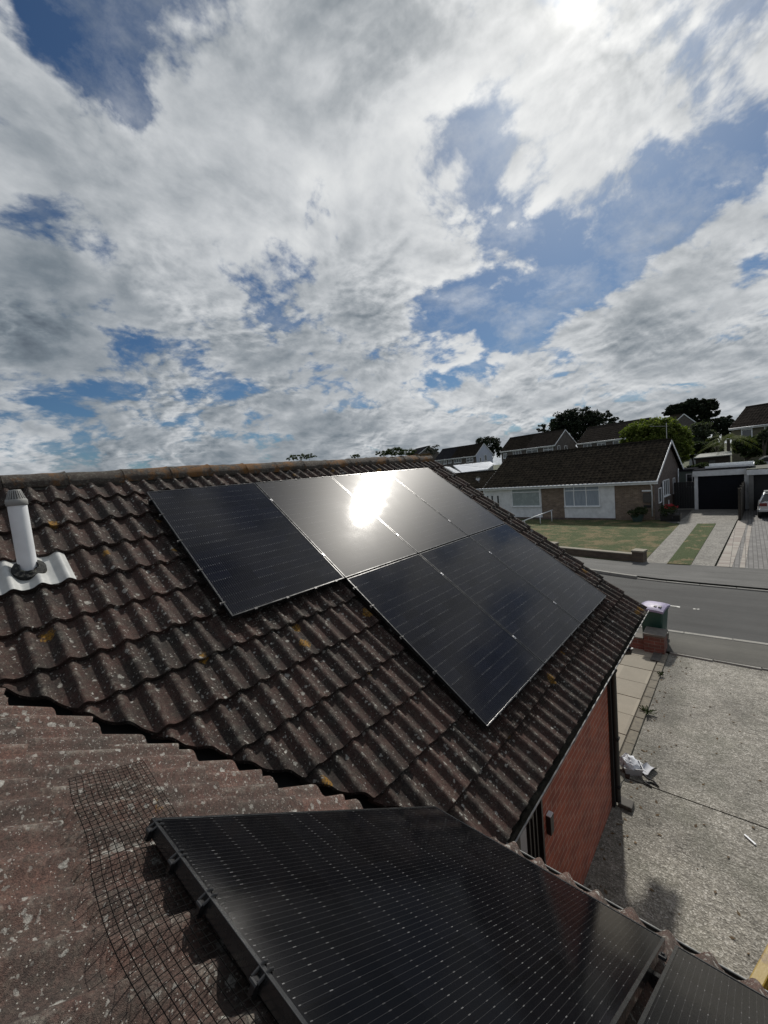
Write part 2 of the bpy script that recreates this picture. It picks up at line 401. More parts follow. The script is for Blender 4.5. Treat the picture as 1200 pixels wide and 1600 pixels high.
M_glass = mat('window_glass', None, (.03, .035, .04), .06, 0, .9)
def brick(name, c1, c2, mortar, sc=1., var=.5, mort=.012, rough=.85, bumpk=.5):
    def fn(t):
        b = t.n('ShaderNodeTexBrick'); t.put(b.inputs['Vector'], t.uv)
        b.inputs['Color1'].default_value = (*c1, 1); b.inputs['Color2'].default_value = (*c2, 1); b.inputs['Mortar'].default_value = (*mortar, 1)
        b.inputs['Scale'].default_value = 1; b.inputs['Mortar Size'].default_value = mort * .5 * sc; b.inputs['Mortar Smooth'].default_value = .3
        b.inputs['Bias'].default_value = 0; b.inputs['Brick Width'].default_value = .225 * sc; b.inputs['Row Height'].default_value = .075 * sc
        n = t.noise(t.pos, 3, 4, .6); n2 = t.noise(t.pos, 90, 3, .7)
        c = t.vm('SCALE', b.outputs[0], sc=t.m('MULTIPLY', t.mr(n, .3, .7, 1 - var * .5, 1 + var * .5), t.mr(n2, .3, .7, .8, 1.2)))
        h = t.m('SUBTRACT', t.m('MULTIPLY', n2, .3), b.outputs['Fac'])
        setc(t, c, rough, t.bump(h, bumpk, .008))
    return mat(name, fn)
M_redbrick = brick('red_brick', (.33, .088, .048), (.22, .060, .038), (.34, .21, .165), mort=.014)
M_tanbrick = brick('tan_brick', (.20, .145, .105), (.125, .088, .064), (.24, .22, .19))
M_dkbrick = brick('dark_brick', (.12, .085, .07), (.075, .055, .048), (.12, .11, .10))
M_wallbrick = brick('garden_brick', (.10, .075, .05), (.07, .05, .038), (.09, .085, .07))
M_pier = brick('pier_brick', (.17, .06, .045), (.11, .045, .035), (.17, .14, .12))

# ------------------------------------------------------------------ tiled roof sheets
def roll(x, amp=.040):
    c = max(0, .5 + .5 * cos(2 * pi * (x - .06) / .15))
    return amp * (c ** 1.85) - .004 + .0022 * sin(2 * pi * x / .30)
def tile_sheet(mb, x0, x1, s0, s1, gauge, pos, clip=None, dx=.0125, lift=.034, prof=roll, jit=.004, uvo=(0, 0), sub=2, flip=False, skirt=.03):
    """courses of interlocking tiles; pos(x, s, h) -> point; s grows DOWN the slope"""
    n = int(round((x1 - x0) / dx)); k = 0; s = s0
    rnd = random.Random(int(x0 * 1000) + int(s1 * 77))
    while s < s1 - 1e-4:
        se = min(s + gauge, s1)
        jt = {}
        def J(x):
            i = math.floor(x / .3)
            if i not in jt: jt[i] = (rnd.uniform(-jit, jit), rnd.uniform(-jit, jit) * 1.3, rnd.uniform(-1, 1) * jit * .6)
            return jt[i]
        rows = []
        for i in range(n + 1):
            x = x0 + (x1 - x0) * i / n; a, b, c = J(x + 1e-6); p = prof(x) + a * .6
            cl = clip(x) if clip else 1e9
            smin = max(s - .03, s0) if k else s0
            e = se + b
            if e > cl: e = cl; cut = True
            else: cut = False
            if smin >= cl - .004: rows.append(None); continue
            r = []
            for q in range(sub + 1):
                f = q / sub; ss = smin + (e - smin) * f
                hh = p + lift * ((ss - s) / gauge) + c * f
                r.append((x, ss, hh))
            r.append((x, e + .001, r[-1][2] - skirt))
            rows.append(r)
        for i in range(n):
            A, B = rows[i], rows[i + 1]
            if A is None or B is None: continue
            for q in range(len(A) - 1):
                pts = [A[q], A[q + 1], B[q + 1], B[q]]
                if flip: pts = pts[::-1]
                mb.face([pos(*z) for z in pts], [(z[0] + uvo[0], z[1] + uvo[1]) for z in pts])
        s = se; k += 1
def weld(o, d=.0002):
    import bmesh
    bm = bmesh.new(); bm.from_mesh(o.data); bmesh.ops.remove_doubles(bm, verts=bm.verts, dist=d); bm.to_mesh(o.data); bm.free()
    o.data.polygons.foreach_set('use_smooth', [True] * len(o.data.polygons))
    try: o.data.set_sharp_from_angle(angle=radians(50))
    except Exception: pass

# ------------------------------------------------------------------ near bungalow
house = empty('bungalow', 'near bungalow with brown tiled roof and red brick wall in the foreground', 'bungalow', (0, 0, 0))
G1 = .3385
def mclip(x):
    # distance down the main slope at which the tiles are cut along the valley
    if x > XW0 - .04: return 99
    zw = ZW0 + (XW0 - x) * math.tan(PH)
    return (ZR0 - zw) / sin(TH) - .02 + .01 * sin(x * 21)
mb = MB(); tile_sheet(mb, -4.6, XG, .0, SE, G1, mroof, mclip)
o = mb.build('roof', M_tile, house); weld(o)
def wclip(y):  # measured from the TOP of the wing roof downwards
    return WS
WS = 4.323      # ridge to eave
def wpos(y, s, h): return wroof(y, WS - s, h)
def wlow(y):   # highest s (down) is the eave; near the valley the sheet starts lower
    return 0
mb = MB()
def wing_sheet():
    n = int(round((.3 + 8.1) / .0125)); rnd = random.Random(5); g = .345; off = .105
    ks = int(WS / g) + 2
    for k in range(ks):
        sd0 = WS + off - (k + 1) * g; sd1 = sd0 + g       # distances below wing ridge
        s0_, s1_ = max(sd0 - .03, 0), min(sd1, WS)
        if s1_ <= 0: break
        jt = {}
        rows = []
        for i in range(n + 1):
            y = .3 - 8.1 * i / n - .3; idx = math.floor(y / .3)
            if idx not in jt: jt[idx] = [rnd.uniform(-.003, .003) for _ in range(3)]
            a, b, c = jt[idx]
            # valley: z of wing = z of main roof at this y; the wing only exists above nothing -> x must be nearer than the valley
            yq = math.floor(y / .15 + .5) * .15 + .035 * mnoise.noise(V((math.floor(y / .15 + .5) * 3.1, 1, 0))) + .05 * ((y / .15 + .5) % 1) ** 3 if y > -3.0 else y
            zv = ZR0 + (yq - YR) * math.tan(TH)                          # main roof height at y (y<0)
            sv = (zv - ZW0) / sin(PH)                      # distance UP the wing slope where both meet
            sv_d = WS - sv - .33  # below the ridge
            lo = max(s0_, 0)
            if y > -3.12:
                if sv_d < s0_: rows.append(None); continue
                hi = min(s1_ + b, sv_d)
                if hi - lo < .003: rows.append(None); continue
            else: hi = s1_ + b * (1 if s1_ < WS else 0)
            r = []
            for q in range(3):
                f = q / 2; ss = lo + (hi - lo) * f
                r.append((y, ss, roll(y) + a + .034 * ((ss - sd0) / g) + c * f))
            r.append((y, hi + .001, r[-1][2] - .03)); rows.append(r)
        for i in range(n):
            A, B = rows[i], rows[i + 1]
            if A is None or B is None: continue
            for q in range(len(A) - 1):
                pts = [A[q], A[q + 1], B[q + 1], B[q]]
                mb.face([wpos(*z) for z in pts], [(z[0], z[1]) for z in pts])
wing_sheet()
o = mb.build('wing_roof', M_tilew, house); weld(o)
# far slopes of both roofs, so the house is closed from other sides
mb = MB(); tile_sheet(mb, -4.6, XG, .06, SE, G1, lambda x, s, h: V((x, YR + s * cos(TH) + h * sin(TH), ZR0 - s * sin(TH) + h * cos(TH))), None, dx=.05, flip=True)
mb.build('rear_roof', M_tile, house)
XR = wroof(0, WS).x; ZR = wroof(0, WS).z
mb = MB(); tile_sheet(mb, -8.4, -.4, .0, WS, .345, lambda y, s, h: V((XR - s * cos(PH) - h * sin(PH), y, ZR - s * sin(PH) + h * cos(PH))), lambda y: 99 if y < -2.4 else max(.0, .02), dx=.05, flip=True)
mb.build('wing_rear_roof', M_tilew, house)
# ridge tiles
rg = random.Random(3)
mb = MB(); x = -4.6
while x < XG - .1:
    L = .45; x2 = min(x + L - .006, XG + .02); rr = .112 + rg.uniform(-.004, .004); dz_ = rg.uniform(-.006, .006); dy_ = rg.uniform(-.007, .007)
    def rf(u, v, x=x, x2=x2, rr=rr, dz_=dz_, dy_=dy_):
        a = pi * (v * 1.16 - .08); xx = x + (x2 - x) * u
        q = 1 + .055 * mnoise.noise(V((xx * 9, v * 3, 1))) + (.07 if u > .93 else 0)
        return V((xx, YR - cos(a) * rr * q * 1.02 + dy_, ZR0 - .012 + sin(a) * rr * q * .93 + dz_))
    mb.grid(rf, 14, 14); x += L
o = mb.build('ridge_tiles', M_ridge, house, smooth=40)
mb = MB()
def mf(side):
    def f(u, v):
        x = -4.6 + (XG + 4.55) * u; n = mnoise.noise(V((x * 14, side, v * 2))) * .016 + mnoise.noise(V((x * 40, side, v * 4))) * .01
        s = .07 + .055 * v + n; return V((x, YR + side * (s * cos(TH)) , ZR0 - s * sin(TH) + .045 - .03 * v + n * .4 + (roll(x) * .5)))
    return f
mb.grid(mf(-1), 500, 3); mb.grid(mf(1), 200, 3); mb.build('ridge_mortar', M_mortar, house, smooth=True)
# valley trough
mb = MB()
for i in range(24):
    def vp(k):
        x = XW0 - .02 - k * .16; z = ZW0 + (XW0 - x) * math.tan(PH); y = YR + (z - ZR0) / math.tan(TH); return V((x, y, z))
    a, b = vp(i), vp(i + 1)
    dn = V((0, 0, -.13)); wu = V((-.5, 0, .5 * math.tan(PH))); mu = V((0, .5, .5 * math.tan(TH)))
    mb.face([a + wu + dn, b + wu + dn, b + dn, a + dn]); mb.face([a + dn, b + dn, b + mu + dn, a + mu + dn])
M_lead = plain('dark_lead', (.012, .012, .012), .8, .3, 10)
mb.build('valley_lining', M_lead, house)
# verge undercloak + gable + walls
mb = MB()
for s in (-1,): pass
WYM = -2.95
mb.bar(mroof(XG - .03, .02, -.035), mroof(XG - .03, SE, -.035), .05, .03, up=(0, -sin(TH), cos(TH)))
mb.bar(V((XG - .03, YR, ZR0 - .035)), V((XG - .03, YR + SE * cos(TH), EZ - .035)), .05, .03)
mb.build('verge_board', M_greyp, house)
XWF = 3.50; XWE = 4.72
mb = MB()
mb.face([(1.22, WYM, GZ), (XWF, WYM, GZ), (XWF, WYM, -2.45), (1.22, WYM, -2.45)]); mb.face([(XWF, WYM, GZ), (XWF, -2.62, GZ), (XWF, -2.62, -2.45), (XWF, WYM, -2.45)]); mb.face([(XWF, -2.62, GZ), (XWE, -2.62, GZ), (XWE, -2.62, -2.25), (XWF, -2.62, -2.25)])  # recessed wall past the corner is unseen, added to keep sun off the drive
mb.face([(XWE, -2.62, GZ), (XWE, 3.8, GZ), (XWE, 3.8, -2.45), (XWE, YR, -.1), (XWE, -2.62, -2.22)])
mb.face([(XWE, 3.8, GZ), (-4.4, 3.8, GZ), (-4.4, 3.8, -2.45), (XWE, 3.8, -2.45)])
mb.face([(-.15, WYM, GZ), (.70, WYM, GZ), (.70, WYM, -2.45), (-.15, WYM, -2.45)])
mb.face([(-.15, -8.2, GZ), (-.15, WYM, GZ), (-.15, WYM, -2.45), (-.15, -8.2, -2.45)])
mb.face([(-.15, -8.2, GZ), (-7.0, -8.2, GZ), (-7., -8.2, -2.5), (XR, -8.2, ZR - .1), (-.15, -8.2, -2.45)])
mb.build('brick_wall', M_redbrick, house)
# soffit + fascia on both eaves
mb = MB(); mb.box((.20, EY + .075, EZ - .115), (XG - .02, WYM + .02, EZ - .09)); mb.box((.20, EY + .060, EZ - .13), (XG - .02, EY + .075, EZ - .03))
mb.box((-.17, -8.3, -2.60), (.04, -3.17, -2.575)); mb.box((.04, -8.3, -2.62), (.055, -3.17, -2.53)); mb.build('soffit', M_greyp, house)
# porch recess: door frame, dark door, grey reveal
d = MB(); d.box((.92, WYM + .02, GZ), (1.19, WYM + .06, -2.46)); d = d.build('door', M_darkdoor, house)
fr = MB()
for xx in (.98, 1.05, 1.12): fr.box((xx, WYM - .0, GZ), (xx + .022, WYM + .02, -2.46))
fr.box((1.19, WYM - .02, GZ), (1.22, WYM + .05, -2.46)); fr.build('door_frame', M_blackpl, d)
g = MB(); g.box((.78, WYM + .0, GZ), (.92, WYM + .05, -2.46)); g.build('door_reveal', M_greyp, house)
g = MB(); g.box((.70, WYM - .015, GZ), (.78, WYM + .05, -2.46)); g.build('door_jamb', M_blackpl, house)
# wall lamp on the brick
lm = MB(); lm.box((1.31, WYM - .045, -3.43), (1.39, WYM, -3.26), taper=.9); lm.build('wall_lamp', M_blackpl, house, bevel=.006)
lm = MB(); lm.box((1.318, WYM - .042, -3.258), (1.382, WYM - .004, -3.25)); lm.build('lamp_top', M_upvc, house)
# gutters
def gutter(name, p0, p1, r=.052, parent=house, muck=True, lipmat=None):
    p0, p1 = V(p0), V(p1); d = (p1 - p0); L = d.length; d.normalize(); side = d.cross(V((0, 0, 1))).normalized()
    if True:
        mb = MB(); n = max(2, int(L / .1))
        def pf(u, v, rr=r):
            a = pi + pi * v; return p0 + d * (L * u) + side * (cos(a) * rr) + V((0, 0, sin(a) * rr * 1.1))
        mb.grid(pf, n, 10); mb.grid(lambda u, v: pf(1 - u, v, r - .003), n, 10)
        for c in (0, 1):
            for j in range(8):
                a0, a1 = j / 8, (j + 1) / 8; mb.face([p0 + d * (L * c), pf(c, a0), pf(c, a1)])
        k = .35
        while k < L:
            mb2p = p0 + d * k
            for j in range(8): 
                a0, a1 = j / 8, (j + 1) / 8
                q = [pf(k / L, a0, r + .004), pf(k / L, a1, r + .004), pf((k + .035) / L, a1, r + .004), pf((k + .035) / L, a0, r + .004)]; mb.face(q)
            k += .95
        g = mb.build(name, M_gutter, parent, smooth=45)
    lp = MB(); lp.tube([p0 + side * r + V((0, 0, .004)), p1 + side * r + V((0, 0, .004))], .0062, 6); lp.tube([p0 - side * r + V((0, 0, .004)), p1 - side * r + V((0, 0, .004))], .0045, 6)
    lp.build('gutter_lip', M_gutterlip, g, smooth=True)
    if muck:
        mk = MB()
        def f(u, v):
            x = L * u; n_ = mnoise.noise(V((x * 4.2, v * 1.5, .3))) * .03 + mnoise.noise(V((x * 19, v * 4, 2))) * .018
            h = -.020 + n_; w_ = (v - .5) * 2
            hw = sqrt(max(0, 1 - min(1, (h / (r * 1.1)) ** 2))) * r * .94 if h < 0 else r * .9
            return p0 + d * x + side * (w_ * hw) + V((0, 0, h - .006 * w_ * w_))
        mk.grid(f, int(L / .02), 5); mk.build('gutter_moss', M_muck, g, smooth=True)
    return g
gutter('gutter', (.16, EY + .006, EZ - .030), (XG + .03, EY + .004, EZ - .020))
gutter('wing_gutter', (XW0 + .02, -3.12, ZW0 - .030), (XW0 + .02, -8.3, ZW0 - .045), r=.05)
# downpipe at the far corner
dp = MB(); dp.tube([(3.60, EY - .05, -2.58), (3.60, EY - .05, -2.63), (3.53, WYM - .052, -2.66), (3.52, WYM - .052, -2.80)], .038, 10); dp.tube([(3.52, WYM - .052, -2.78), (3.52, WYM - .052, GZ + .05)], .038, 12)
o = dp.build('downpipe', M_blackpl, house, smooth=45)
for z in (-2.9, -3.8, -4.45):
    db = MB(); db.box((3.475, WYM - .095, z), (3.565, WYM - .037, z + .022)); db.build('pipe_bracket', M_lead, o)
gd = MB(); gd.box((3.47, WYM - .22, GZ), (3.62, WYM - .06, GZ + .06)); gd.build('drain_kerb', plain('damp_concrete', (.075, .07, .062), .8, .4, 15, .4), house, bevel=.012)
cp = MB(); cp.box((3.44, WYM - .035, GZ), (3.515, WYM + .02, -2.45)); cp.build('corner_post', M_lead, house)
# moss and dead plants growing at the ridge end
def tuft(mb, c, n, r, h, rnd):
    c = V(c)
    for i in range(n):
        a = rnd.uniform(0, 2 * pi); q = rnd.uniform(0, r); b = c + V((cos(a) * q, sin(a) * q * .6, -.02)); l = h * rnd.uniform(.4, 1); d2 = V((rnd.uniform(-.5, .5), rnd.uniform(-.5, .5), 1)).normalized() * l
        w_ = V((cos(a + 1), sin(a + 1), 0)) * .004; mb.face([b - w_, b + w_, b + d2 * .6 + w_ * .6, b + d2])
        mb.face([b + d2 * .5 - w_, b + d2 * .5 + w_ * 3, b + d2 * .8 + w_ * 2])
rnd = random.Random(9); mb = MB()
for x in (4.86, 4.78, 4.66, 4.54, 4.4, 4.2, 3.95, 3.7): tuft(mb, (x, YR, .105), 90, .09, .05 if x < 4.4 else .08, rnd)
tag(mb.build('moss', plain('dry_moss', (.13, .085, .035), .95, .6, 40)), 'dry brown moss growing along the far end of the ridge', 'moss', kind='stuff')

# ------------------------------------------------------------------ solar panels
def make_panel(name, label, M, W=1.160, L=1.733, group=None, clips=(), clamps=(), t=.035, gm=None):
    root = empty(name, label, 'solar panel', M=M, group=group)
    mb = MB(); l = .011; z = 0.
    for a, b in (((0, 0), (W, l)), ((0, L - l), (W, L)), ((0, l), (l, L - l)), ((W - l, l), (W, L - l))):
        mb.box((a[0], a[1], -t), (b[0], b[1], z))
    for a, b in (((l, l), (W - l, .03)), ((l, L - .03), (W - l, L - l)), ((l, .03), (.03, L - .03)), ((W - .03, .03), (W - l, L - .03))): mb.box((a[0], a[1], -t), (b[0], b[1], -t + .002))
    mb.build('frame', M_frame, root, bevel=.0012)
    g = MB(); i = len(g.v); z = -.0022
    g.face([(l, l, z), (W - l, l, z), (W - l, L - l, z), (l, L - l, z)], [(l, l), (W - l, l), (W - l, L - l), (l, L - l)])
    g.face([(l, L - l, z - .005), (W - l, L - l, z - .005), (W - l, l, z - .005), (l, l, z - .005)], [(0, 0)] * 4)
    g.build('glass', gm or M_pv, root)
    for (x, y, ax) in clips:
        c = MB()
        if ax == 'y': c.box((x - .022, y - .012, -t - .02), (x + .006, y + .012, -.004)); c.box((x - .008, y - .006, -.006), (x + .018, y + .006, .004)); c.tube([(x - .016, y - .013, -.012), (x - .016, y + .013, -.012)], .009, 8)
        else: c.box((x - .012, y - .016, -t - .01), (x + .012, y + .004, .003)); 
        c.build('mesh_clip', M_blackpl, root)
    for (x, y, m_) in clamps:
        c = MB(); c.box((x - .012, y - .02, -.008), (x + .012, y + .02, .003)); c.tube([(x, y, .003), (x, y, .010)], .0065, 8)
        c.build('clamp', m_, root, bevel=.0015)
    return root
UX, VS, PW, PL, HP = -.4747, .4325, 1.1737, 1.751, .11
def mp(i, j):   # matrix with the origin at the panel's lower (eave side) left corner
    M = MAINM.copy(); p = mroof(UX + i * PW, VS + j * PL + 1.733, HP); M.translation = p; return M
names = {
 (0, 0): 'dark solar panel at the left end of the upper row, beside bare tiles',
 (1, 0): 'second solar panel from the left in the upper row, left half of the sun glare',
 (2, 0): 'solar panel in the upper row third from the left, right side of the sun glare',
 (3, 0): 'pale reflecting solar panel at the right end of the upper row',
 (1, 1): 'solar panel at the left end of the lower row, nearest the brick wall',
 (2, 1): 'middle solar panel of the lower row on the main roof',
 (3, 1): 'solar panel at the far right end of the lower row near the gable and bin'}
for (i, j), lb in names.items():
    cl = []; ck = []
    if j == 0: ck += [(x, 1.733, 'x') for x in (.12, .35, .58, .81, 1.03)]
    if j == 1 or i == 0: ck += [(x, .006, 'x') for x in (.2, .5, .8, 1.05)]
    if (i, j) in ((0, 0), (1, 1)): ck += [(0, y, 'y') for y in (.15, .55, .95, 1.35, 1.6)]
    if i < 3 and not (i == 0 and j == 1): cl = [(1.160 + .007, .36, M_clamp), (1.160 + .007, 1.36, M_clamp)]
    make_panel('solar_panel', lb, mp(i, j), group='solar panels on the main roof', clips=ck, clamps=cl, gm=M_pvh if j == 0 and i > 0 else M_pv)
for j, (a, b) in enumerate(((0, 4), (1, 4))):
    for k in (.36, 1.36):
        s = VS + j * PL + 1.722 - k; mb = MB()
        M = MAINM.copy(); M.translation = mroof(UX + a * PW + .04, s, HP - .038)
        mb.box((0, -.02, -.038), ((b - a) * PW - .10, .02, 0))
        lb = ('upper' if k > 1 else 'lower') + ' black mounting rail under the ' + ('upper' if j == 0 else 'lower') + ' row of panels'
        rl = empty('mounting_rail', lb, 'rail', M=M, group='mounting rails on the main roof'); mb.build('rail', M_frame, rl)
        x = .3
        while x < (b - a) * PW - .2:
            h = MB(); h.box((x - .015, -.03, -.11), (x + .015, .02, -.038)); h.build('roof_hook', M_clamp, rl); x += 1.2
WT = WB + WN * 0
def wp(k):
    M = WINGM.copy(); M.translation = WB + V((0, -1.134 - k * (1.134 + .034), 0)); return M
pa = make_panel('solar_panel', 'large black solar panel in the foreground, filling the bottom of the picture', wp(0), W=1.134, L=1.722, gm=M_pvn, clips=[], clamps=[(-.017, .22, M_blackpl), (-.017, 1.36, M_blackpl)], group='solar panels on the wing roof')
for x in (1.10, .93, .75, .50, .24):
    c = MB(); y = 1.722
    c.box((x - .007, y - .004, -.045), (x + .007, y + .012, -.014)); c.tube([(x - .012, y + .012, -.016), (x - .012, y - .010, .003), (x - .012, y - .02, .002)], .0035, 6); c.tube([(x + .010, y + .012, -.016), (x + .010, y - .010, .003), (x + .010, y - .02, .002)], .0035, 6); c.tube([(x - .013, y + .012, -.020), (x + .011, y + .012, -.020)], .0055, 8)
    c.build('mesh_clip', M_blackpl, pa, smooth=40)
make_panel('solar_panel', 'black solar panel cut off by the bottom right corner of the picture', wp(1), W=1.134, L=1.722, gm=M_pvn, clamps=[], group='solar panels on the wing roof')
for k in (.30, 1.36):
    M = WINGM.copy(); M.translation = WB + V((0, -2.45, 0)); rl = MB()
    rl.box((0, k - .02, -.076), (2.40, k + .02, -.038)); 
    e = empty('mounting_rail', ('lower' if k < 1 else 'upper') + ' black mounting rail under the foreground panels on the wing roof', 'rail', M=M, group='mounting rails on the wing roof'); rl.build('rail', M_frame, e)
    for x in (.5, 1.3, 2.1):
        h = MB(); h.box((x - .015, k - .03, -.13), (x + .015, k + .02, -.076)); h.build('roof_hook', M_clamp, e)

# ------------------------------------------------------------------ bird guard mesh
def wire_mesh(name, label, fn, nu, nv, r=.0009, ends=0, n=3, drop=None):
    mb = MB()
    for i in range(nu + 1): mb.tube([fn(i / nu, j / nv) for j in range(nv + 1)] + ([fn(i / nu, 1 + ends * random.uniform(.3, 1))] if ends else []), r, n, cap=False)
    for j in range(nv + 1): mb.tube([fn(i / nu, j / nv) for i in range(nu + 1)], r, n, cap=False)
    return tag(mb.build(name, M_wire, None), label, 'wire mesh')
# on the wing: curls up the slope from the panel's upper edge
def wm(u, v):   # u along -Y, v from under the panel's upper edge (0) out over the tiles (1)
    y0 = -2.30 - .30 * v; y = y0 + (-4.35 - y0) * u
    so, si = 2.262 + .06 * min(1, max(0, -y - 2.6) * 2) + .012 * sin(y * 9), 1.90 + .05 * min(1, max(0, -y - 2.3) * 2)
    s = si + (so - si) * v
    bump = exp(-((y + 2.83) / .12) ** 2) * exp(-((s - 2.10) / .07) ** 2) * .035
    h = .070 + .012 * min(1, max(0, (s - 2.08) / .10)) + .004 * sin(y * 4) * v + .008 * v * v + .014 * exp(-(y - y0) ** 2 / .01) * v
    return wroof(y + .005 * sin(v * 5 + u * 8), s, h)
wire_mesh('wire_mesh', 'loose black wire mesh curling up beside the foreground panel on the wing roof', wm, 84, 15, r=.0009, ends=.02, n=4)
def guard(name, label, fn, nu, nv): return wire_mesh(name, label, fn, nu, nv, r=.0011)
def g_low(u, v):
    x = UX + PW + .02 + u * 3.46; s = VS + 3.464 + .005 + v * .22
    return mroof(x, s, .082 - .040 * v + .004 * sin(x * 40) * v + max(0, roll(x)) * v * .8)
guard('wire_mesh', 'black wire mesh skirt lying on the tiles below the lower row of panels', g_low, 140, 9)
def g_p1(u, v):
    x = UX + u * 1.15; s = VS + 1.722 + .005 + v * .12; return mroof(x, s, .08 - .04 * v)
guard('wire_mesh', 'black wire mesh skirt under the bottom edge of the single upper left panel', g_p1, 46, 5)
def g_s(i, j):
    def f(u, v):
        s = VS + j * PL + u * 1.722; x = UX + i * PW - .005 - .10 * v; return mroof(x, s, .08 - .04 * v)
    return f
guard('wire_mesh', 'black wire mesh skirt along the left edge of the upper left panel', g_s(0, 0), 68, 4)
guard('wire_mesh', 'black wire mesh skirt along the left edge of the lower row of panels', g_s(1, 1), 68, 4)

# ------------------------------------------------------------------ flue with moulded flashing tile
fb = mroof(-1.473, 1.148, .0)
fl = empty('flue_pipe', 'white flue pipe with grey slotted cap standing on the tiles at the left', 'flue pipe', tuple(fb))
R = .054
mb = MB(); mb.lathe([(R, -.06), (R, .49), (R - .006, .49), (R - .006, .40)], 32); mb.build('pipe', M_upvc, fl, smooth=40)
capm = plain('grey_cap', (.24, .24, .23), .6, .1, 30)
mb = MB(); CZ = .08; mb.lathe([(R + .003, .40 + CZ), (R + .007, .405 + CZ), (R + .007, .435 + CZ), (R + .002, .445 + CZ), (R - .004, .446 + CZ)], 32)
for i in range(22):
    a = 2 * pi * i / 22
    mb.bar((cos(a) * (R - .001), sin(a) * (R - .001), .443 + CZ), (cos(a) * (R - .022), sin(a) * (R - .022), .505 + CZ), .0065, .006, up=(cos(a), sin(a), .3))
mb.lathe([(R - .018, .502 + CZ), (R - .022, .510 + CZ), (0.0, .512 + CZ)], 32); mb.lathe([(R - .03, .44 + CZ), (R - .036, .49 + CZ), (0.0, .491 + CZ)], 20); mb.build('slotted_cap', capm, fl, smooth=40)
mb = MB()
def flsh(u, v):
    x = -1.765 + .52 * u; s = 1.015 + .338 * v
    h = .012 + 1.0 * roll(x, .036) + .03 * v
    d = sqrt((x + 1.473) ** 2 + ((s - 1.16) * .95) ** 2)
    h += -.012 * max(0, 1 - d / .12)
    p = mroof(x, s, h if v < 1 else h); return p - fb
mb.grid(flsh, 60, 24, None)
def fe(u, v): 
    p = flsh(u, 1); return p + mroof(0, 0, -.016 * v)
mb.grid(lambda u, v: fe(u, v), 60, 1)
mb.grid(lambda u, v: flsh(1, u) + mroof(0, 0, -.03 * v), 24, 1); mb.grid(lambda u, v: flsh(0, u) + mroof(0, 0, -.03 * v), 24, 1)
mb.build('flashing_tile', plain('flashing_grey', (.40, .41, .40), .38, .12, 12), fl, smooth=50)
mb = MB()
def disc(u, v):
    a = 2 * pi * u; rr = .052 + (.092 - .052) * v; x = -1.473 + cos(a) * rr * 1.02; s = 1.16 + sin(a) * rr
    return mroof(x, s, .075 - .020 * v + .008 * mnoise.noise(V((x * 40, s * 40, 0)))) - fb
mb.grid(disc, 48, 6)
def dsk(u, v):
    a = 2 * pi * u; rr = .092 + .004 * v; x = -1.473 + cos(a) * rr * 1.02; s = 1.16 + sin(a) * rr
    return mroof(x, s, .055 - .04 * v) - fb
mb.grid(dsk, 48, 2)
def sealf(t):
    n = t.noise(t.pos, 55, 4, .75); setc(t, t.mix(t.mr(n, .57, .63), (.006, .007, .007), (.10, .11, .07)), .7, t.bump(n, .8, .02))
mb.build('seal', mat('bitumen_seal', sealf), fl, smooth=True)
#PART3
# ------------------------------------------------------------------ ground, road, drives
def terr(x, y):
    def ss(a, b, v): q = min(1, max(0, (v - a) / (b - a))); return q * q * (3 - 2 * q)
    z = GZ - .03
    z += 1.7 * ss(36, 75, x) + 1.6 * ss(36, 52, x) * ss(6, -6, y)
    z -= 6 * ss(120, 400, sqrt(x * x + y * y)) * ss(10, 200, y)
    return z
def ground_fn(t):
    n = t.noise(t.pos, .25, 5, .6); n2 = t.noise(t.pos, 6, 4, .7)
    setc(t, t.mix(t.m('ADD', t.m('MULTIPLY', n, .6), t.m('MULTIPLY', n2, .4)), (.022, .035, .012), (.07, .075, .03)), .95, t.bump(n2, .6, .05))
mb = MB()
xs = [-1500, -400, -100, -30] + [k * 4 for k in range(-5, 31)] + [130, 160, 220, 320, 500, 900, 2500]
ys = [-2000, -700, -250, -120, -80] + [k * 4 for k in range(-15, 26)] + [120, 160, 220, 320, 500, 900, 2500]
for i in range(len(xs) - 1):
    for j in range(len(ys) - 1):
        q = [(xs[i], ys[j]), (xs[i + 1], ys[j]), (xs[i + 1], ys[j + 1]), (xs[i], ys[j + 1])]
        mb.face([(a, b, terr(a, b)) for a, b in q])
o = mb.build('ground', mat('ground', ground_fn)); weld(o, .001); struct(o)

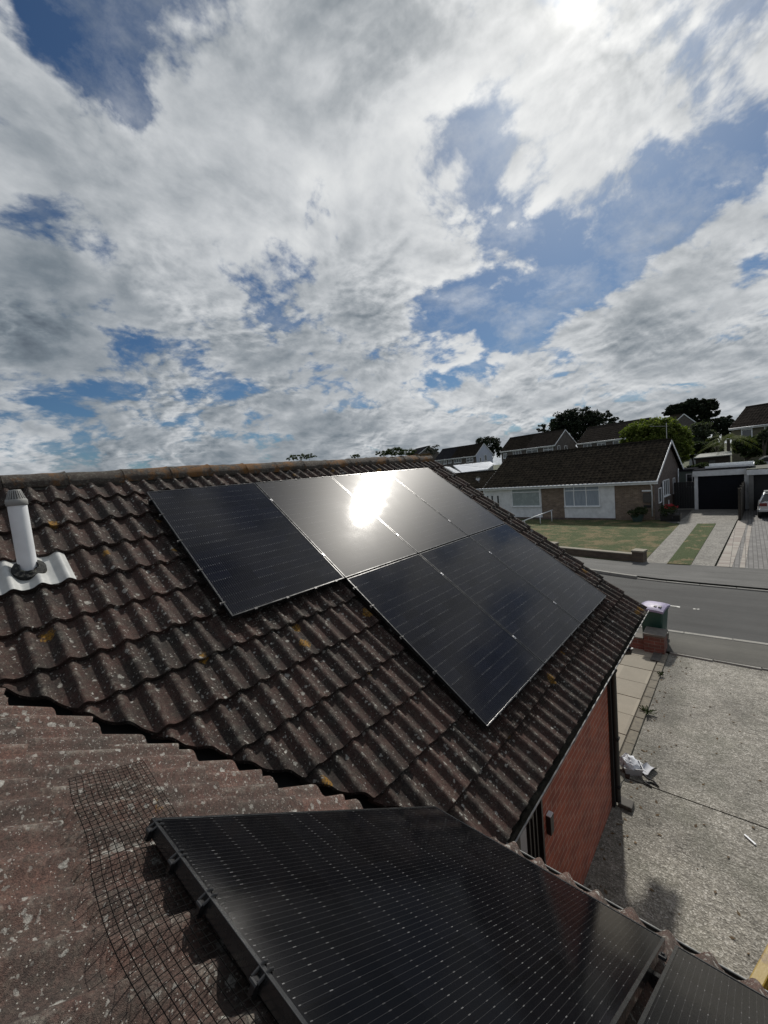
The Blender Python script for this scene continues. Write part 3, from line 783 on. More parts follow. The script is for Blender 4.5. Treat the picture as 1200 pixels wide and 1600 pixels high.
def conc_fn(t):
    x, y, z = t.sep(t.pos)
    n = t.noise(t.pos, .8, 4, .6); n2 = t.noise(t.pos, 14, 4, .7)
    rip = t.noise(t.comb(t.m('MULTIPLY', x, 34.), t.m('MULTIPLY', y, 5.5), 0.), 1., 4, .65)
    v = t.vor(t.pos, 75); r = t.sep(v.outputs['Color'])
    c = t.mix(t.mr(rip, .35, .65), (.13, .12, .10), (.37, .35, .31))
    c = t.mix(.5, c, t.ramp(r[0], [(0, (.06, .055, .045)), (.45, (.18, .17, .14)), (.8, (.34, .32, .28)), (1, (.62, .60, .55))]))
    c = t.vm('SCALE', c, sc=t.m('MULTIPLY', t.mr(n, .3, .7, .62, 1.25), t.mr(n2, .3, .7, .75, 1.25)))
    c = t.mix(t.m('MULTIPLY', t.mr(t.noise(t.pos, 1.7, 3), .5, .7), .3), c, (.10, .105, .075))
    c = t.mix(t.m('MULTIPLY', t.mr(t.noise(t.pos, 1.1, 5, .7, .6), .56, .66), .35), c, (.085, .08, .068))
    # darker band against the house wall
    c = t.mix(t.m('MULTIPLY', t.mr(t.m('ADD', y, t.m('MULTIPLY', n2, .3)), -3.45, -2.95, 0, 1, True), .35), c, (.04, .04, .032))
    setc(t, c, .9, t.bump(t.m('ADD', t.m('MULTIPLY', rip, .8), t.m('MULTIPLY', v.outputs['Distance'], .5)), .9, .012))
M_conc = mat('brushed_concrete', conc_fn)
def asph(name, a, b, sc=160):
    def fn(t):
        n = t.noise(t.pos, .7, 5, .65); n2 = t.noise(t.pos, sc, 2, .8); x, y, z = t.sep(t.pos)
        st = t.noise(t.comb(t.m('MULTIPLY', x, 2.2), t.m('MULTIPLY', y, .18), 0.), 1., 4, .6)
        c = t.mix(n2, a, b); c = t.vm('SCALE', c, sc=t.m('MULTIPLY', t.mr(n, .3, .7, .8, 1.2), t.mr(st, .3, .7, .75, 1.25)))
        setc(t, c, .88, t.bump(n2, .5, .01))
    return mat(name, fn)
M_road = asph('road_asphalt', (.029, .0295, .029), (.060, .060, .058))
M_pave = asph('pavement_asphalt', (.066, .066, .063), (.118, .116, .110))
M_pave2 = asph('near_pavement', (.055, .053, .046), (.10, .096, .084))
def kerb_fn(t):
    n = t.noise(t.pos, 5, 4, .7); n2 = t.noise(t.pos, 60, 3)
    c = t.mix(n, (.15, .145, .13), (.34, .33, .30)); setc(t, t.vm('SCALE', c, sc=t.mr(n2, .3, .7, .8, 1.2)), .85)
M_kerb = mat('kerb_concrete', kerb_fn)
def sheet(name, pts, z, m, kind='structure'):
    mb = MB(); mb.prism(pts, z - .02, z); o = mb.build(name, m)
    if kind: o['kind'] = kind
    return o
# curved kerb lines (x as a function of y) across the street
def kn(y): return 9.86 - .055 * (y + 2.7) if y > -12 else 10.4
def kf(y):
    if y < -2.4: return 14.29 + .01 * (y + 2.4)
    return 14.29 + .085 * (y + 2.4) + .045 * (y + 2.4) ** 2 if y < 1.5 else 15.31 + .40 * (y - 1.5)
def strip(name, fa, fb, y0, y1, n, z, m):
    mb = MB()
    for k in range(n):
        a = y0 + (y1 - y0) * k / n; b = y0 + (y1 - y0) * (k + 1) / n
        mb.face([(fa(a), a, z), (fb(a), a, z), (fb(b), b, z), (fa(b), b, z)][::-1] if y1 > y0 else [(fa(a), a, z), (fb(a), a, z), (fb(b), b, z), (fa(b), b, z)])
    o = mb.build(name, m); o['kind'] = 'structure'; return o
RZ = GZ - .02
strip('road', kn, lambda y: kf(y) if y < 12 else kf(12) + 0, -60, 60, 120, RZ + .012, M_road)
strip('near_pavement', lambda y: 8.55 - .05 * (y + 3), lambda y: kn(y) - .11, -60, 60, 60, GZ + .035, M_pave2)
def pf_far(y): return 16.62 - .045 * (y - 1) if y < 3 else 16.53 + .33 * (y - 3)
strip('far_pavement', lambda y: kf(y) + .11, lambda y: max(pf_far(y), kf(y) + 1.7), -60, 30, 90, GZ + .075, M_pave)
def kerbs(name, f, y0, y1, side, ztop, lowered, lb):
    mb = MB(); y = y0; rnd = random.Random(2)
    while y < y1:
        y2 = min(y + .9, y1); a, b = f(y), f(y2 - .008); zt = ztop + rnd.uniform(-.004, .004) - (.06 if lowered(y) else 0)
        P0, P1 = V((a, y, 0)), V((b, y2 - .008, 0)); d = (P1 - P0); d.z = 0; d.normalize(); s = V((d.y, -d.x, 0)) * side
        w_ = .12
        q = [P0, P1, P1 + s * w_, P0 + s * w_]
        B_ = [V((p.x, p.y, GZ - .10)) for p in q]; T_ = [V((p.x, p.y, zt)) for p in q]
        if side < 0: B_, T_ = B_[::-1], T_[::-1]
        i = len(mb.v); mb.v += B_ + T_
        for fc in ((4, 5, 6, 7), (0, 1, 5, 4), (1, 2, 6, 5), (2, 3, 7, 6), (3, 0, 4, 7)): mb.f.append(tuple(i + k for k in fc)); mb.uv.append(None)
        y = y2
    o = mb.build(name, M_kerb, bevel=.012); struct(o)
kerbs('near_kerb', kn, -40, 30, -1, GZ + .045, lambda y: False, '')
kerbs('far_kerb', kf, -40, 26, 1, GZ + .085, lambda y: y < -1.6, '')
# road markings (worn dashes)
def dash_fn(t):
    n = t.noise(t.pos, 12, 4, .7); setc(t, t.mix(t.mr(n, .46, .52), (.10, .098, .09), (.62, .62, .58)), .8)
M_dash = mat('worn_paint', dash_fn)
mb = MB()
for y0, L_ in ((-2.45, -.38), (-3.12, -.14), (-7.3, -2), (-13.3, -2), (3.2, -2)):
    x = 11.82; mb.face([(x, y0, RZ + .018), (x + .10, y0, RZ + .018), (x + .10, y0 + L_, RZ + .018), (x, y0 + L_, RZ + .018)])
struct(mb.build('road_markings', M_dash))
# near drive with a tamped joint
def dr(a, b, name): return sheet(name, a, GZ + b, M_conc)
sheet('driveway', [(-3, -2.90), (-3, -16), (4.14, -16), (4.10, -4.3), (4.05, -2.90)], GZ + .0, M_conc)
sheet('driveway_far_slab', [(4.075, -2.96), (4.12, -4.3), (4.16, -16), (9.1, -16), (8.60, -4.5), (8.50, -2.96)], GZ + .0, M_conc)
sheet('drive_joint', [(-3, -2.8), (-3, -16.2), (8.6, -16.2), (8.55, -2.8)], GZ - .008, plain('joint_dirt', (.03, .026, .02), .95, .4, 20))
mb = MB()
for k in range(18):
    y = -2.97 - k * .75
    mb.box((8.52 + .045 * k * .75 - .02 * 0, y - .742, GZ - .05), (8.62 + .045 * k * .75, y, GZ + .03))
struct(mb.build('drive_edging', M_kerb, bevel=.008))
mb = MB(); rnd = random.Random(12)
for k in range(150):
    x, y = rnd.uniform(1.5, 8.4), -2.98 - abs(rnd.gauss(0, 1)) * (.25 if rnd.random() < .5 else 1.6); a = rnd.uniform(0, 6.3); l = rnd.uniform(.012, .035); e = V((cos(a), sin(a), .25)) * l; f = V((-sin(a), cos(a), .1)) * l * .5
    c = V((x, y, GZ + .006)); mb.face([c - e, c - f, c + e, c + f])
tag(mb.build('fallen_leaves', plain('dead_leaf', (.09, .06, .03), .9, .5, 3)), 'tiny dead leaves and grit scattered over the concrete drive', 'leaves', kind='stuff')
# slab path
def slab_fn(t):
    n = t.noise(t.pos, 3, 5, .65); n2 = t.noise(t.pos, 90, 3, .7); x, y, z = t.sep(t.pos)
    wn = t.wn(t.comb(t.m('FLOOR', t.m('DIVIDE', t.m('SUBTRACT', x, 4.42), .61)), t.m('FLOOR', t.m('DIVIDE', y, .46)), 0.))
    c = t.vm('SCALE', t.mix(n, (.20, .18, .14), (.30, .27, .215)), sc=t.m('MULTIPLY', t.mr(wn['Value'], 0, 1, .85, 1.15), t.mr(n2, .3, .7, .9, 1.1)))
    setc(t, c, .85, t.bump(n2, .3, .005))
M_slab = mat('paving_slab', slab_fn)
mb = MB(); rnd = random.Random(4); x = 3.80
row = 0
while x < 8.2:
    y = -2.81; ws = (.62, .46, .6, .6) if row % 2 else (.60, .60, .46, .6)
    for w_ in ws:
        dz_ = rnd.uniform(-.003, .003); mb.box((x + .006, y + .006, GZ - .03), (x + .604, y + w_ - .006, GZ + .022 + dz_)); y += w_
    x += .61; row += 1
o = mb.build('paving_path', M_slab, bevel=.004); struct(o)
sheet('path_bed', [(3.6, -2.85), (8.5, -2.85), (8.5, 3), (3.6, 3)], GZ + .004, plain('path_dirt', (.06, .052, .04), .95, .4, 20))
mb = MB(); x = 4.42
while x < 8.2:
    L_ = rnd.uniform(.30, .42); mb.box((x, -2.955, GZ - .05), (x + L_ - .012, -2.83, GZ + .035 + rnd.uniform(-.004, .004))); x += L_
struct(mb.build('path_edging', plain('edging_stone', (.15, .135, .105), .9, .35, 14, .4), bevel=.006))
sheet('path_end_concrete', [(3.62, -2.90), (4.05, -2.98), (4.40, -2.96), (4.40, -1), (3.62, -1)], GZ + .012, M_conc)
sheet('reddish_joint', [(4.06, -3.03), (4.42, -2.985), (4.42, -2.955), (4.06, -2.97)], GZ + .018, plain('rusty_dirt', (.05, .024, .016), .95, .4, 30))
# weeds by the edging
def weed(c, n, r, seed, name, label, color=(.05, .075, .02)):
    rnd = random.Random(seed); mb = MB(); c = V(c)
    for i in range(n):
        a = rnd.uniform(0, 2 * pi); q = rnd.uniform(.1, 1) * r; b = c + V((cos(a) * q * .2, sin(a) * q * .2, 0)); e = c + V((cos(a) * q, sin(a) * q, rnd.uniform(.02, .07))); s = V((-sin(a), cos(a), 0)) * .008
        mb.face([b - s, b + s, e + s * .8, e + V((cos(a), sin(a), -.2)) * .02, e - s * .8])
    return tag(mb.build(name, plain('weed_leaf', color, .7, .4, 30)), label, 'weed')
weed((5.85, -2.97, GZ + .03), 46, .14, 1, 'weed', 'small green weed growing against the path edging half way along the slabs')
weed((7.35, -2.97, GZ + .03), 22, .07, 2, 'weed', 'tiny weed at the far end of the path edging near the brick pier')

# ---- low wall and pier by the near pavement
gw = empty('brick_gate_pier', 'short red brick pier and low wall with concrete cap in front of the bin', 'brick pier', (8.35, -2.72, GZ))
mb = MB(); mb.box((0, -.18, -.05), (.42, .20, .40)); mb.build('pier', M_pier, gw)
mb = MB(); mb.box((-.02, -.20, .40), (.44, .22, .455)); mb.build('coping', plain('coping_stone', (.13, .12, .105), .85, .25, 12), gw, bevel=.012)
mb = MB(); mb.box((.08, .20, -.05), (.32, 6, .26)); mb.build('low_wall', M_pier, gw)
mb = MB(); mb.box((.06, .22, .26), (.34, 6, .30)); mb.build('wall_coping', plain('coping_stone', (.13, .12, .105)), gw, bevel=.008)
mb = MB(); mb.box((-.42, -.14, -.05), (-.0, .02, .05)); mb.build('footing', plain('damp_concrete', (.075, .07, .062)), gw)

# ---- wheelie bin
bn = empty('wheelie_bin', 'dark green wheelie bin with pale lilac lid standing behind the low brick wall', 'wheelie bin', (9.08, -2.62, GZ + .035), radians(-6)); bn.scale = (.84, .80, .86)
def bsec(z, wx_, wy_, r=.05):
    pts = []
    for cx, cy, a0 in ((wx_, wy_, 0), (-wx_, wy_, 90), (-wx_, -wy_, 180), (wx_, -wy_, 270)):
        for k in range(4):
            a = radians(a0 + k * 30); pts.append(V((cx - r * (1 if cx > 0 else -1) + cos(a) * r, cy - r * (1 if cy > 0 else -1) + sin(a) * r, z)))
    return pts
def loft(mb, secs, cap=True):
    n = len(secs[0]); b = len(mb.v)
    for s in secs: mb.v += s
    for k in range(len(secs) - 1):
        for j in range(n): mb.f.append((b + k * n + j, b + k * n + (j + 1) % n, b + (k + 1) * n + (j + 1) % n, b + (k + 1) * n + j)); mb.uv.append(None)
    if cap:
        mb.f.append(tuple(b + j for j in range(n))[::-1]); mb.f.append(tuple(b + (len(secs) - 1) * n + j for j in range(n))); mb.uv += [None, None]
M_bin = plain('green_plastic', (.012, .058, .045), .45, .15, 5)
mb = MB(); loft(mb, [bsec(.05, .22, .24), bsec(.10, .235, .245), bsec(.80, .30, .283), bsec(.86, .30, .285), bsec(.865, .325, .30), bsec(.93, .328, .303)]); mb.build('body', M_bin, bn, smooth=35)
mb = MB()
def lid(u, v):
    x = -.36 + .74 * u; y = (-.30 + .60 * v) * (1.04); e = 1 - (2 * v - 1) ** 4; f = 1 - abs(2 * u - 1) ** 6
    return V((x, y, .945 + .055 * e * (.4 + .6 * f) + .045 * sin(pi * min(1, u * 1.05)) + .0 * u))
mb.grid(lid, 14, 12); mb.grid(lambda u, v: lid(u, 0) + V((0, -.002, -.055 * v)), 14, 1); mb.grid(lambda u, v: lid(u, 1) + V((0, .002, -.055 * v)), 14, 1)
mb.grid(lambda u, v: lid(0, u) + V((-.002, 0, -.055 * v)), 12, 1); mb.grid(lambda u, v: lid(1, u) + V((.002, 0, -.055 * v)), 12, 1)
mb.build('lid', plain('lilac_plastic', (.27, .24, .36), .55, .15, 9), bn, smooth=50)
mb = MB()
for y in (-.20, -.09): mb.box((-.24, y - .035, .99), (-.14, y + .035, 1.036))
mb.build('lid_slot', M_blackpl, bn)
mb = MB(); mb.tube([(.37, -.22, .90), (.39, -.22, .93), (.39, .22, .93), (.37, .22, .90)], .014, 8); mb.build('handle', M_bin, bn, smooth=True)
for y in (-.25, .25):
    mb = MB(); mb.tube([(.22, y - .025, .10), (.22, y + .025, .10)], .10, 18); mb.build('wheel', M_blackpl, bn, smooth=50)

# ---- storage tub with cloths by the downpipe
tb = empty('storage_tub', 'grey plastic tub stuffed with white cloth lying on the drive beside the downpipe', 'tub', (4.24, -3.03, GZ + .0), radians(25)); tb.scale = (.62, .62, .62)
M_tub = plain('grey_tub', (.36, .37, .39), .5, .1, 10)
mb = MB(); w0, w1 = .15, .185
def ts(z, a, b, o=0): return [V((x, y, z)) for x, y in ((-a + o, -b + o), (a - o, -b + o), (a - o, b - o), (-a + o, b - o))]
loft(mb, [ts(0, .13, .16), ts(.17, .15, .185), ts(.175, .165, .20), ts(.185, .165, .20), ts(.185, .145, .18), ts(.02, .12, .15)]); mb.build('tub', M_tub, tb, bevel=.006)
for x in (-.12, .12): mb = MB(); mb.bar((x, -.20, .16), (x, -.25, .12), .03, .012); mb.build('handle', M_upvc, tb)
mb = MB()
def clf(u, v):
    a = 2 * pi * u; r = v
    n = mnoise.noise(V((cos(a) * r * 2.4, sin(a) * r * 2.4, 1.7)))
    n2 = mnoise.noise(V((cos(a) * r * 6, sin(a) * r * 6, 4.7)))
    x = cos(a) * r * .19 + .04 * n; y = sin(a) * r * .20 + .03 + .04 * n2
    z = .20 + .10 * (1 - r * r) + .06 * n * (1) + .03 * n2 - .10 * max(0, r - .75) * 4 * (.6 + n)
    return V((x, y, max(z, .012)))
mb.grid(clf, 40, 14)
cl = mb.build('white_cloth', plain('white_cloth', (.62, .64, .68), .9, .1, 8)); weld(cl)
cl.matrix_world = Matrix.Translation((4.26, -3.01, GZ + .0)) @ Matrix.Rotation(radians(25), 4, 'Z') @ Matrix.Scale(.66, 4); tag(cl, 'crumpled white cloth heaped on top of the grey tub by the downpipe', 'cloth')
bgm = plain('dark_bag', (.02, .02, .022), .7, .3, 20)
bg_ = empty('open_bag', 'black bag with pale lining lying open next to the grey tub on the drive', 'bag', (4.36, -3.20, GZ + .01), radians(-20)); bg_.scale = (.7, .7, .7)
mb = MB()
def bag(u, v, o=0):
    a = pi * v; return V(((u - .5) * .34, cos(a) * .10 * (1 - .15 * sin(pi * u)), .012 + .09 * (1 - sin(a)) * (.55 + .45 * sin(pi * u)) + o))
mb.grid(lambda u, v: bag(u, v, -.008), 12, 10); mb.build('bag_shell', bgm, bg_, smooth=True)
mb = MB(); mb.grid(lambda u, v: bag(.04 + .92 * u, .06 + .88 * v, .004), 12, 10); mb.build('lining', plain('pale_lining', (.42, .43, .46), .7, .1, 10), bg_, smooth=True)
st = empty('black_strap', 'black strap trailing on the concrete from the tub towards the drive joint', 'strap', (0, 0, 0))
mb = MB(); z = GZ + .012; pts = [(4.20, -3.17, z + .05), (4.16, -3.22, z + .03), (4.19, -3.30, z), (4.12, -3.36, z), (4.15, -3.27, z), (4.09, -3.20, z + .01), (4.06, -3.29, z)]
mb.tube(pts, .011, 6); mb.build('strap', bgm, st, smooth=True)
mb = MB(); p_, q_ = atz(1163, 1304, GZ + .012), atz(1181, 1320, GZ + .012); mb.bar(p_, q_, .020, .012); o = mb.build('white_offcut', M_upvc, bevel=.002); tag(o, 'small white plastic strip lying on the bare concrete drive', 'offcut')

# ---- yellow skip, only a corner in view
sk = empty('yellow_skip', 'corner of a yellow metal skip below the gutter at the right edge of the picture', 'skip', (0, 0, 0))
def skip_fn(t):
    n = t.noise(t.pos, 8, 5, .7); c = t.mix(t.mr(n, .5, .64), (.26, .17, .012), (.11, .055, .015)); setc(t, c, .5, t.bump(n, .3, .01))
M_skip = mat('yellow_paint', skip_fn)
mb = MB(); x0, x1, y0, y1 = .35, 2.1, -5.7, -4.31; zt = GZ + 1.0
outer = [V((x0 + .2, y0 + .1, GZ + .06)), V((x1 - .2, y0 + .1, GZ + .06)), V((x1 - .2, y1 - .05, GZ + .06)), V((x0 + .2, y1 - .05, GZ + .06))]
top = [V((x0, y0, zt)), V((x1, y0, zt)), V((x1, y1, zt)), V((x0, y1, zt))]
inn = [V((x0 + .04, y0 + .04, zt)), V((x1 - .04, y0 + .04, zt)), V((x1 - .04, y1 - .04, zt)), V((x0 + .04, y1 - .04, zt))]
inb = [V((p.x + (.03 if p.x < 1 else -.03), p.y + (.03 if p.y < -5 else -.03), GZ + .10)) for p in outer]
M_ = Matrix.Translation((1.3, -4.31, 0)) @ Matrix.Rotation(radians(-17), 4, 'Z') @ Matrix.Translation((-1.3, 4.31, 0))
mb2 = MB(); loft(mb2, [outer, top, inn, inb]); mb2.v = [M_ @ p for p in mb2.v]; mb2.build('body', M_skip, sk)
mb2 = MB()
for a, b in ((0, 1), (1, 2), (2, 3), (3, 0)): mb2.bar(M_ @ top[a], M_ @ top[b], .07, .06)
mb2.build('rim', M_skip, sk, bevel=.008)

# ------------------------------------------------------------------ generic buildings
M_farroof = mat('far_roof_tile', tile_fn((.013, .012, .011), (.028, .024, .019), 1.0, 0, 0, .34, moss=(.045, .040, .030)))
M_farroof2 = mat('slate_roof', tile_fn((.022, .023, .027), (.032, .032, .036), 1.0, 0, 0, .34, moss=(.02, .02, .021)))
M_farroof3 = mat('brown_roof_tile', tile_fn((.030, .026, .023), (.042, .036, .031), 1.0, 0, 0, .34, moss=(.03, .026, .022)))
def froll(x, a=.048):
    c = max(0, .5 + .5 * cos(2 * pi * x / .30)); return a * c ** 1.4
M_curt = mat('net_curtain', None, (.30, .34, .40), .9)
def curt_fn(t):
    x, y, z = t.sep(t.uv); n = t.noise(t.comb(t.m('MULTIPLY', x, 26.), y, 0.), 1., 2)
    setc(t, t.mix(n, (.10, .13, .17), (.42, .47, .53)), .25)
M_netpane = mat('net_pane', curt_fn)
M_blind = plain('blind_pane', (.26, .30, .30), .25, .08, 3)
def window(root, x0, x1, z0, z1, y, cols=2, top=.0, pane=None, fmat=None, sill=True, axis='x', fw=.055, lights=None):
    """a framed window on a wall; axis x: wall in the local xz plane at y, facing -y; axis y: wall in the yz plane at x=y, facing +x"""
    fmat = fmat or M_upvc; pane = pane or M_glass
    def bx(mb, a0, a1, b0, b1, d0, d1):
        if axis == 'x': mb.box((a0, y - d1, b0), (a1, y - d0, b1))
        else: mb.box((y + d0, a0, b0), (y + d1, a1, b1))
    m = MB()
    bx(m, x0, x1, z0, z0 + fw, 0, .05); bx(m, x0, x1, z1 - fw, z1, 0, .05); bx(m, x0, x0 + fw, z0 + fw, z1 - fw, 0, .05); bx(m, x1 - fw, x1, z0 + fw, z1 - fw, 0, .05)
    zt = z1 - (z1 - z0) * top
    cs = lights or [k / cols for k in range(1, cols)]
    for c in cs: xx = x0 + (x1 - x0) * c; bx(m, xx - fw / 2, xx + fw / 2, z0 + fw, z1 - fw, 0, .045)
    if top: bx(m, x0 + fw, x1 - fw, zt - fw / 2, zt + fw / 2, 0, .046)
    fo = m.build('window', fmat, root)
    p = MB(); bx(p, x0 + fw * .5, x1 - fw * .5, z0 + fw * .5, z1 - fw * .5, .004, .014); p.build('pane', pane, fo)
    if sill: s = MB(); bx(s, x0 - .05, x1 + .05, z0 - .05, z0 - .002, 0, .10); s.build('sill', fmat, fo)
    return fo
def building(name, label, origin, rz, L, D, eave, pitch, wallm, roofm, cat='house', group=None, over=.35, gover=.06, dx=.06, gauge=.34, fascia=None, gable=None, roofs=None):
    fascia = fascia or M_upvc; gable = gable or wallm
    r = empty(name, label, cat, origin, rz, group); k = math.tan(pitch); hr = eave + (D / 2) * k
    mb = MB()
    mb.face([(0, 0, -.6), (L, 0, -.6), (L, 0, eave), (0, 0, eave)]); mb.build('wall', wallm, r); mb = MB(); mb.face([(L, D, -.6), (0, D, -.6), (0, D, eave), (L, D, eave)]); mb.build('rear_wall', wallm, r)
    mb = MB(); mb.face([(L, 0, -.6), (L, D, -.6), (L, D, eave), (L, D / 2, hr), (L, 0, eave)]); mb.build('gable_wall', gable, r); mb = MB(); mb.face([(0, D, -.6), (0, 0, -.6), (0, 0, eave), (0, D / 2, hr), (0, D, eave)]); mb.build('gable_wall', gable, r)
    S = (D / 2 + over) / cos(pitch); zr = hr + .12
    def fpos(x, s, h): return V((x, D / 2 - s * cos(pitch) - h * sin(pitch), zr - s * sin(pitch) + h * cos(pitch)))
    def bpos(x, s, h): return V((x, D / 2 + s * cos(pitch) + h * sin(pitch), zr - s * sin(pitch) + h * cos(pitch)))
    spans = roofs or [(-gover, L + gover, roofm)]
    for a, b, m_ in spans:
        mb = MB(); tile_sheet(mb, a, b, 0, S, gauge, fpos, None, dx=dx, lift=.018, prof=froll, sub=1)
        tile_sheet(mb, a, b, 0, S, gauge, bpos, None, dx=max(dx, .15), lift=.03, prof=lambda x: .01, sub=1, flip=True)
        rf = mb.build('roof', m_, r)
    mb = MB(); mb.tube([(-gover, D / 2, zr + .01), (L + gover, D / 2, zr + .01)], .10, 10); mb.build('ridge', roofm, r, smooth=True)
    mb = MB(); ye = D / 2 - S * cos(pitch); ze = zr - S * sin(pitch)
    mb.box((-gover, ye + .02, ze - .20), (L + gover, ye + .05, ze - .01)); mb.box((-gover, ye + .05, ze - .20), (L + gover, 0, ze - .17))
    mb.box((-gover, D - ye - .05, ze - .20), (L + gover, D - ye - .02, ze - .01))
    mb.build('fascia', fascia, r)
    g = MB(); g.tube([(-gover, ye - .04, ze - .045), (L + gover, ye - .04, ze - .045)], .055, 8); g.build('gutter', fascia, r, smooth=True)
    for x in (-gover - .02, L + gover):
        mb = MB(); mb.bar((x + .01, ye, ze - .09), (x + .01, D / 2, zr - .09), .03, .17); mb.bar((x + .01, D - ye, ze - .09), (x + .01, D / 2, zr - .09), .03, .17); mb.build('bargeboard', fascia, r)
    r['_'] = 0; del r['_']
    return r, zr, ye, ze

# ------------------------------------------------------------------ bungalow across the road
OR = radians(-94)
OL, OD = 11.95, 8.2
OX, OY = 28.55 - OL * cos(OR), .12 - OL * sin(OR)
ob, zr, ye, ze = building('opposite_bungalow', 'brick and white panelled bungalow with dark tiled roof across the road', (OX, OY, GZ + .02), OR, OL, OD, 2.60, radians(29.5), M_tanbrick, M_farroof, 'bungalow', dx=.05, gauge=.345, gable=M_dkbrick, gover=.22)
OMI = (Matrix.Translation((OX, OY, GZ + .02)) @ Matrix.Rotation(OR, 4, 'Z')).inverted()
def ol(px, py):  # picture point carried onto the bungalow's front wall, in its own metres
    o_ = OMI @ CAM; d = OMI.to_3x3() @ vdir(px, py); k = -o_.y / d.y; return o_ + d * k
def og(px, py):
    o_ = OMI @ CAM; d = OMI.to_3x3() @ vdir(px, py); k = (OL - o_.x) / d.x; return o_ + d * k
def X_(px): return ol(px, 785).x
mb = MB(); mb.box((X_(757), -.045, .10), (X_(846.5), 0, 2.44)); mb.build('white_panel', M_dirtyw, ob)
mb = MB(); mb.box((X_(882), -.045, .10), (X_(961), 0, 2.44)); mb.build('white_panel', M_dirtyw, ob)
mb = MB(); mb.box((X_(757), -.07, -.3), (X_(961), -.0, .10)); mb.build('plinth', M_dkbrick, ob)
window(ob, X_(801), X_(845), ol(822, 791).z, 2.42, -.045, cols=1, top=.24, pane=M_blind, lights=[.5] and [])
window(ob, X_(883), X_(938), ol(910, 791).z, 2.42, -.045, top=.24, pane=M_netpane, lights=[.28, .63])
mb = MB()
mb.build
for px in (763, 770, 779): 
    m2 = MB(); x = X_(px); m2.box((x - .07, -.055, 1.0 if px < 775 else .75), (x + .07, -.045, 1.85)); m2.build('door_glazing', M_glass, ob)
m2 = MB(); m2.box((X_(757) , -.06, .1), (X_(757) + .06, -.045, 2.24)); m2.build('door_frame', M_upvc, ob)
x = X_(1012); m2 = MB(); m2.box((x - .22, -.16, 1.15), (x + .22, 0, 1.75)); m2.build('meter_box', plain('meter_brown', (.05, .045, .04), .6), ob, bevel=.01)
m2 = MB(); m2.box((x - .28, -.10, 1.86), (x + .26, 0, 1.94)); m2.build('meter_shelf', M_upvc, ob)
m2 = MB(); m2.box((x - .20, -.12, .82), (x + .22, 0, .98)); m2.build('wall_basket', M_blackpl, ob)
m2 = MB(); m2.tube([(OL - .12, ye - .04, ze - .06), (OL - .12, ye, ze - .18), (OL - .12, -.07, ze - .35), (OL - .12, -.07, .25)], .04, 8); m2.build('downpipe', M_upvc, ob, smooth=True)
for yy, zz in ((2.05, 2.3), (6.9, 2.9)): m2 = MB(); m2.tube([(OL + .06, yy, zz), (OL + .06, yy, .15)], .04, 8); m2.build('side_pipe', M_upvc, ob, smooth=True)
for p_ in ([(OL + .06, 3.6, .9), (OL + .06, 3.6, .05)], [(OL + .06, 5.6, .85), (OL + .16, 5.3, .1)]): m2 = MB(); m2.tube(p_, .03, 6); m2.build('waste_pipe', M_upvc, ob, smooth=True)
window(ob, 1.0, 1.75, .95, 1.95, OL, cols=1, axis='y', sill=False)
window(ob, 2.35, 4.0, 1.25, 2.35, OL, cols=3, axis='y')
window(ob, 5.3, 5.9, 1.2, 2.3, OL, cols=1, top=.35, axis='y')
m2 = MB(); m2.box((OL, 1.75, .1), (OL + .02, 2.0, 2.2)); m2.build('side_door', M_darkdoor, ob)
# aerial
av = empty('tv_aerial', 'thin television aerial on a pole at the right end of the opposite bungalow ridge', 'aerial', tuple(OMI.inverted() @ V((OL - .15, OD / 2 + .5, zr - .3))))
m2 = MB(); m2.tube([(0, 0, 0), (0, 0, 1.5)], .02, 6)
m2.tube([(0, -.1, 1.25), (.0, 1.0, 1.40)], .012, 4)
for k in range(6): m2.tube([(-.16, .1 + k * .16, 1.28 + k * .02), (.16, .1 + k * .16, 1.28 + k * .02)], .007, 4)
m2.build('pole', M_clamp, av)

# handrail, planters
hr_ = empty('handrail', 'white metal handrail on posts on the lawn of the bungalow across the road', 'handrail', (0, 0, 0))
mb = MB(); a, b = V((24.6, 7.25, GZ + .42)), V((27.6, 6.15, GZ + .85)); mb.tube([a, b], .035, 8); mb.build('rail', M_upvc, hr_, smooth=True)
for k in (.12, .60, .97): mb = MB(); p = a.lerp(b, k); mb.tube([p, (p.x, p.y, GZ)], .03, 8); mb.build('post', M_upvc, hr_, smooth=True)

# ---- lawns
def lawn_fn(dry):
    def fn(t):
        n = t.noise(t.pos, 1.1, 5, .68); n2 = t.noise(t.pos, 9, 4, .75); n3 = t.noise(t.pos, 60, 3, .7)
        c = t.mix(t.mr(t.m('ADD', t.m('MULTIPLY', n, .65), t.m('MULTIPLY', n2, .35)), .50 - dry * .07, .58), (.048, .072, .015), (.175, .135, .062))
        setc(t, t.vm('SCALE', c, sc=t.mr(n3, .3, .7, .6, 1.35)), .95, t.bump(t.m('ADD', n2, n3), .9, .05))
    return fn
M_lawn = mat('dry_lawn', lawn_fn(.35)); M_lawn2 = mat('green_lawn', lawn_fn(-.6))
sheet('lawn', [(16.8, -1.12), (26.9, -1.35), (28.5, -.2), (28.2, 12), (19, 24), (16.9, 3.0)], GZ + .045, M_lawn)
sheet('lawn_strip', [(16.62, -1.93), (27.0, -2.14), (27.1, -2.95), (16.68, -2.66)], GZ + .075, M_lawn2)
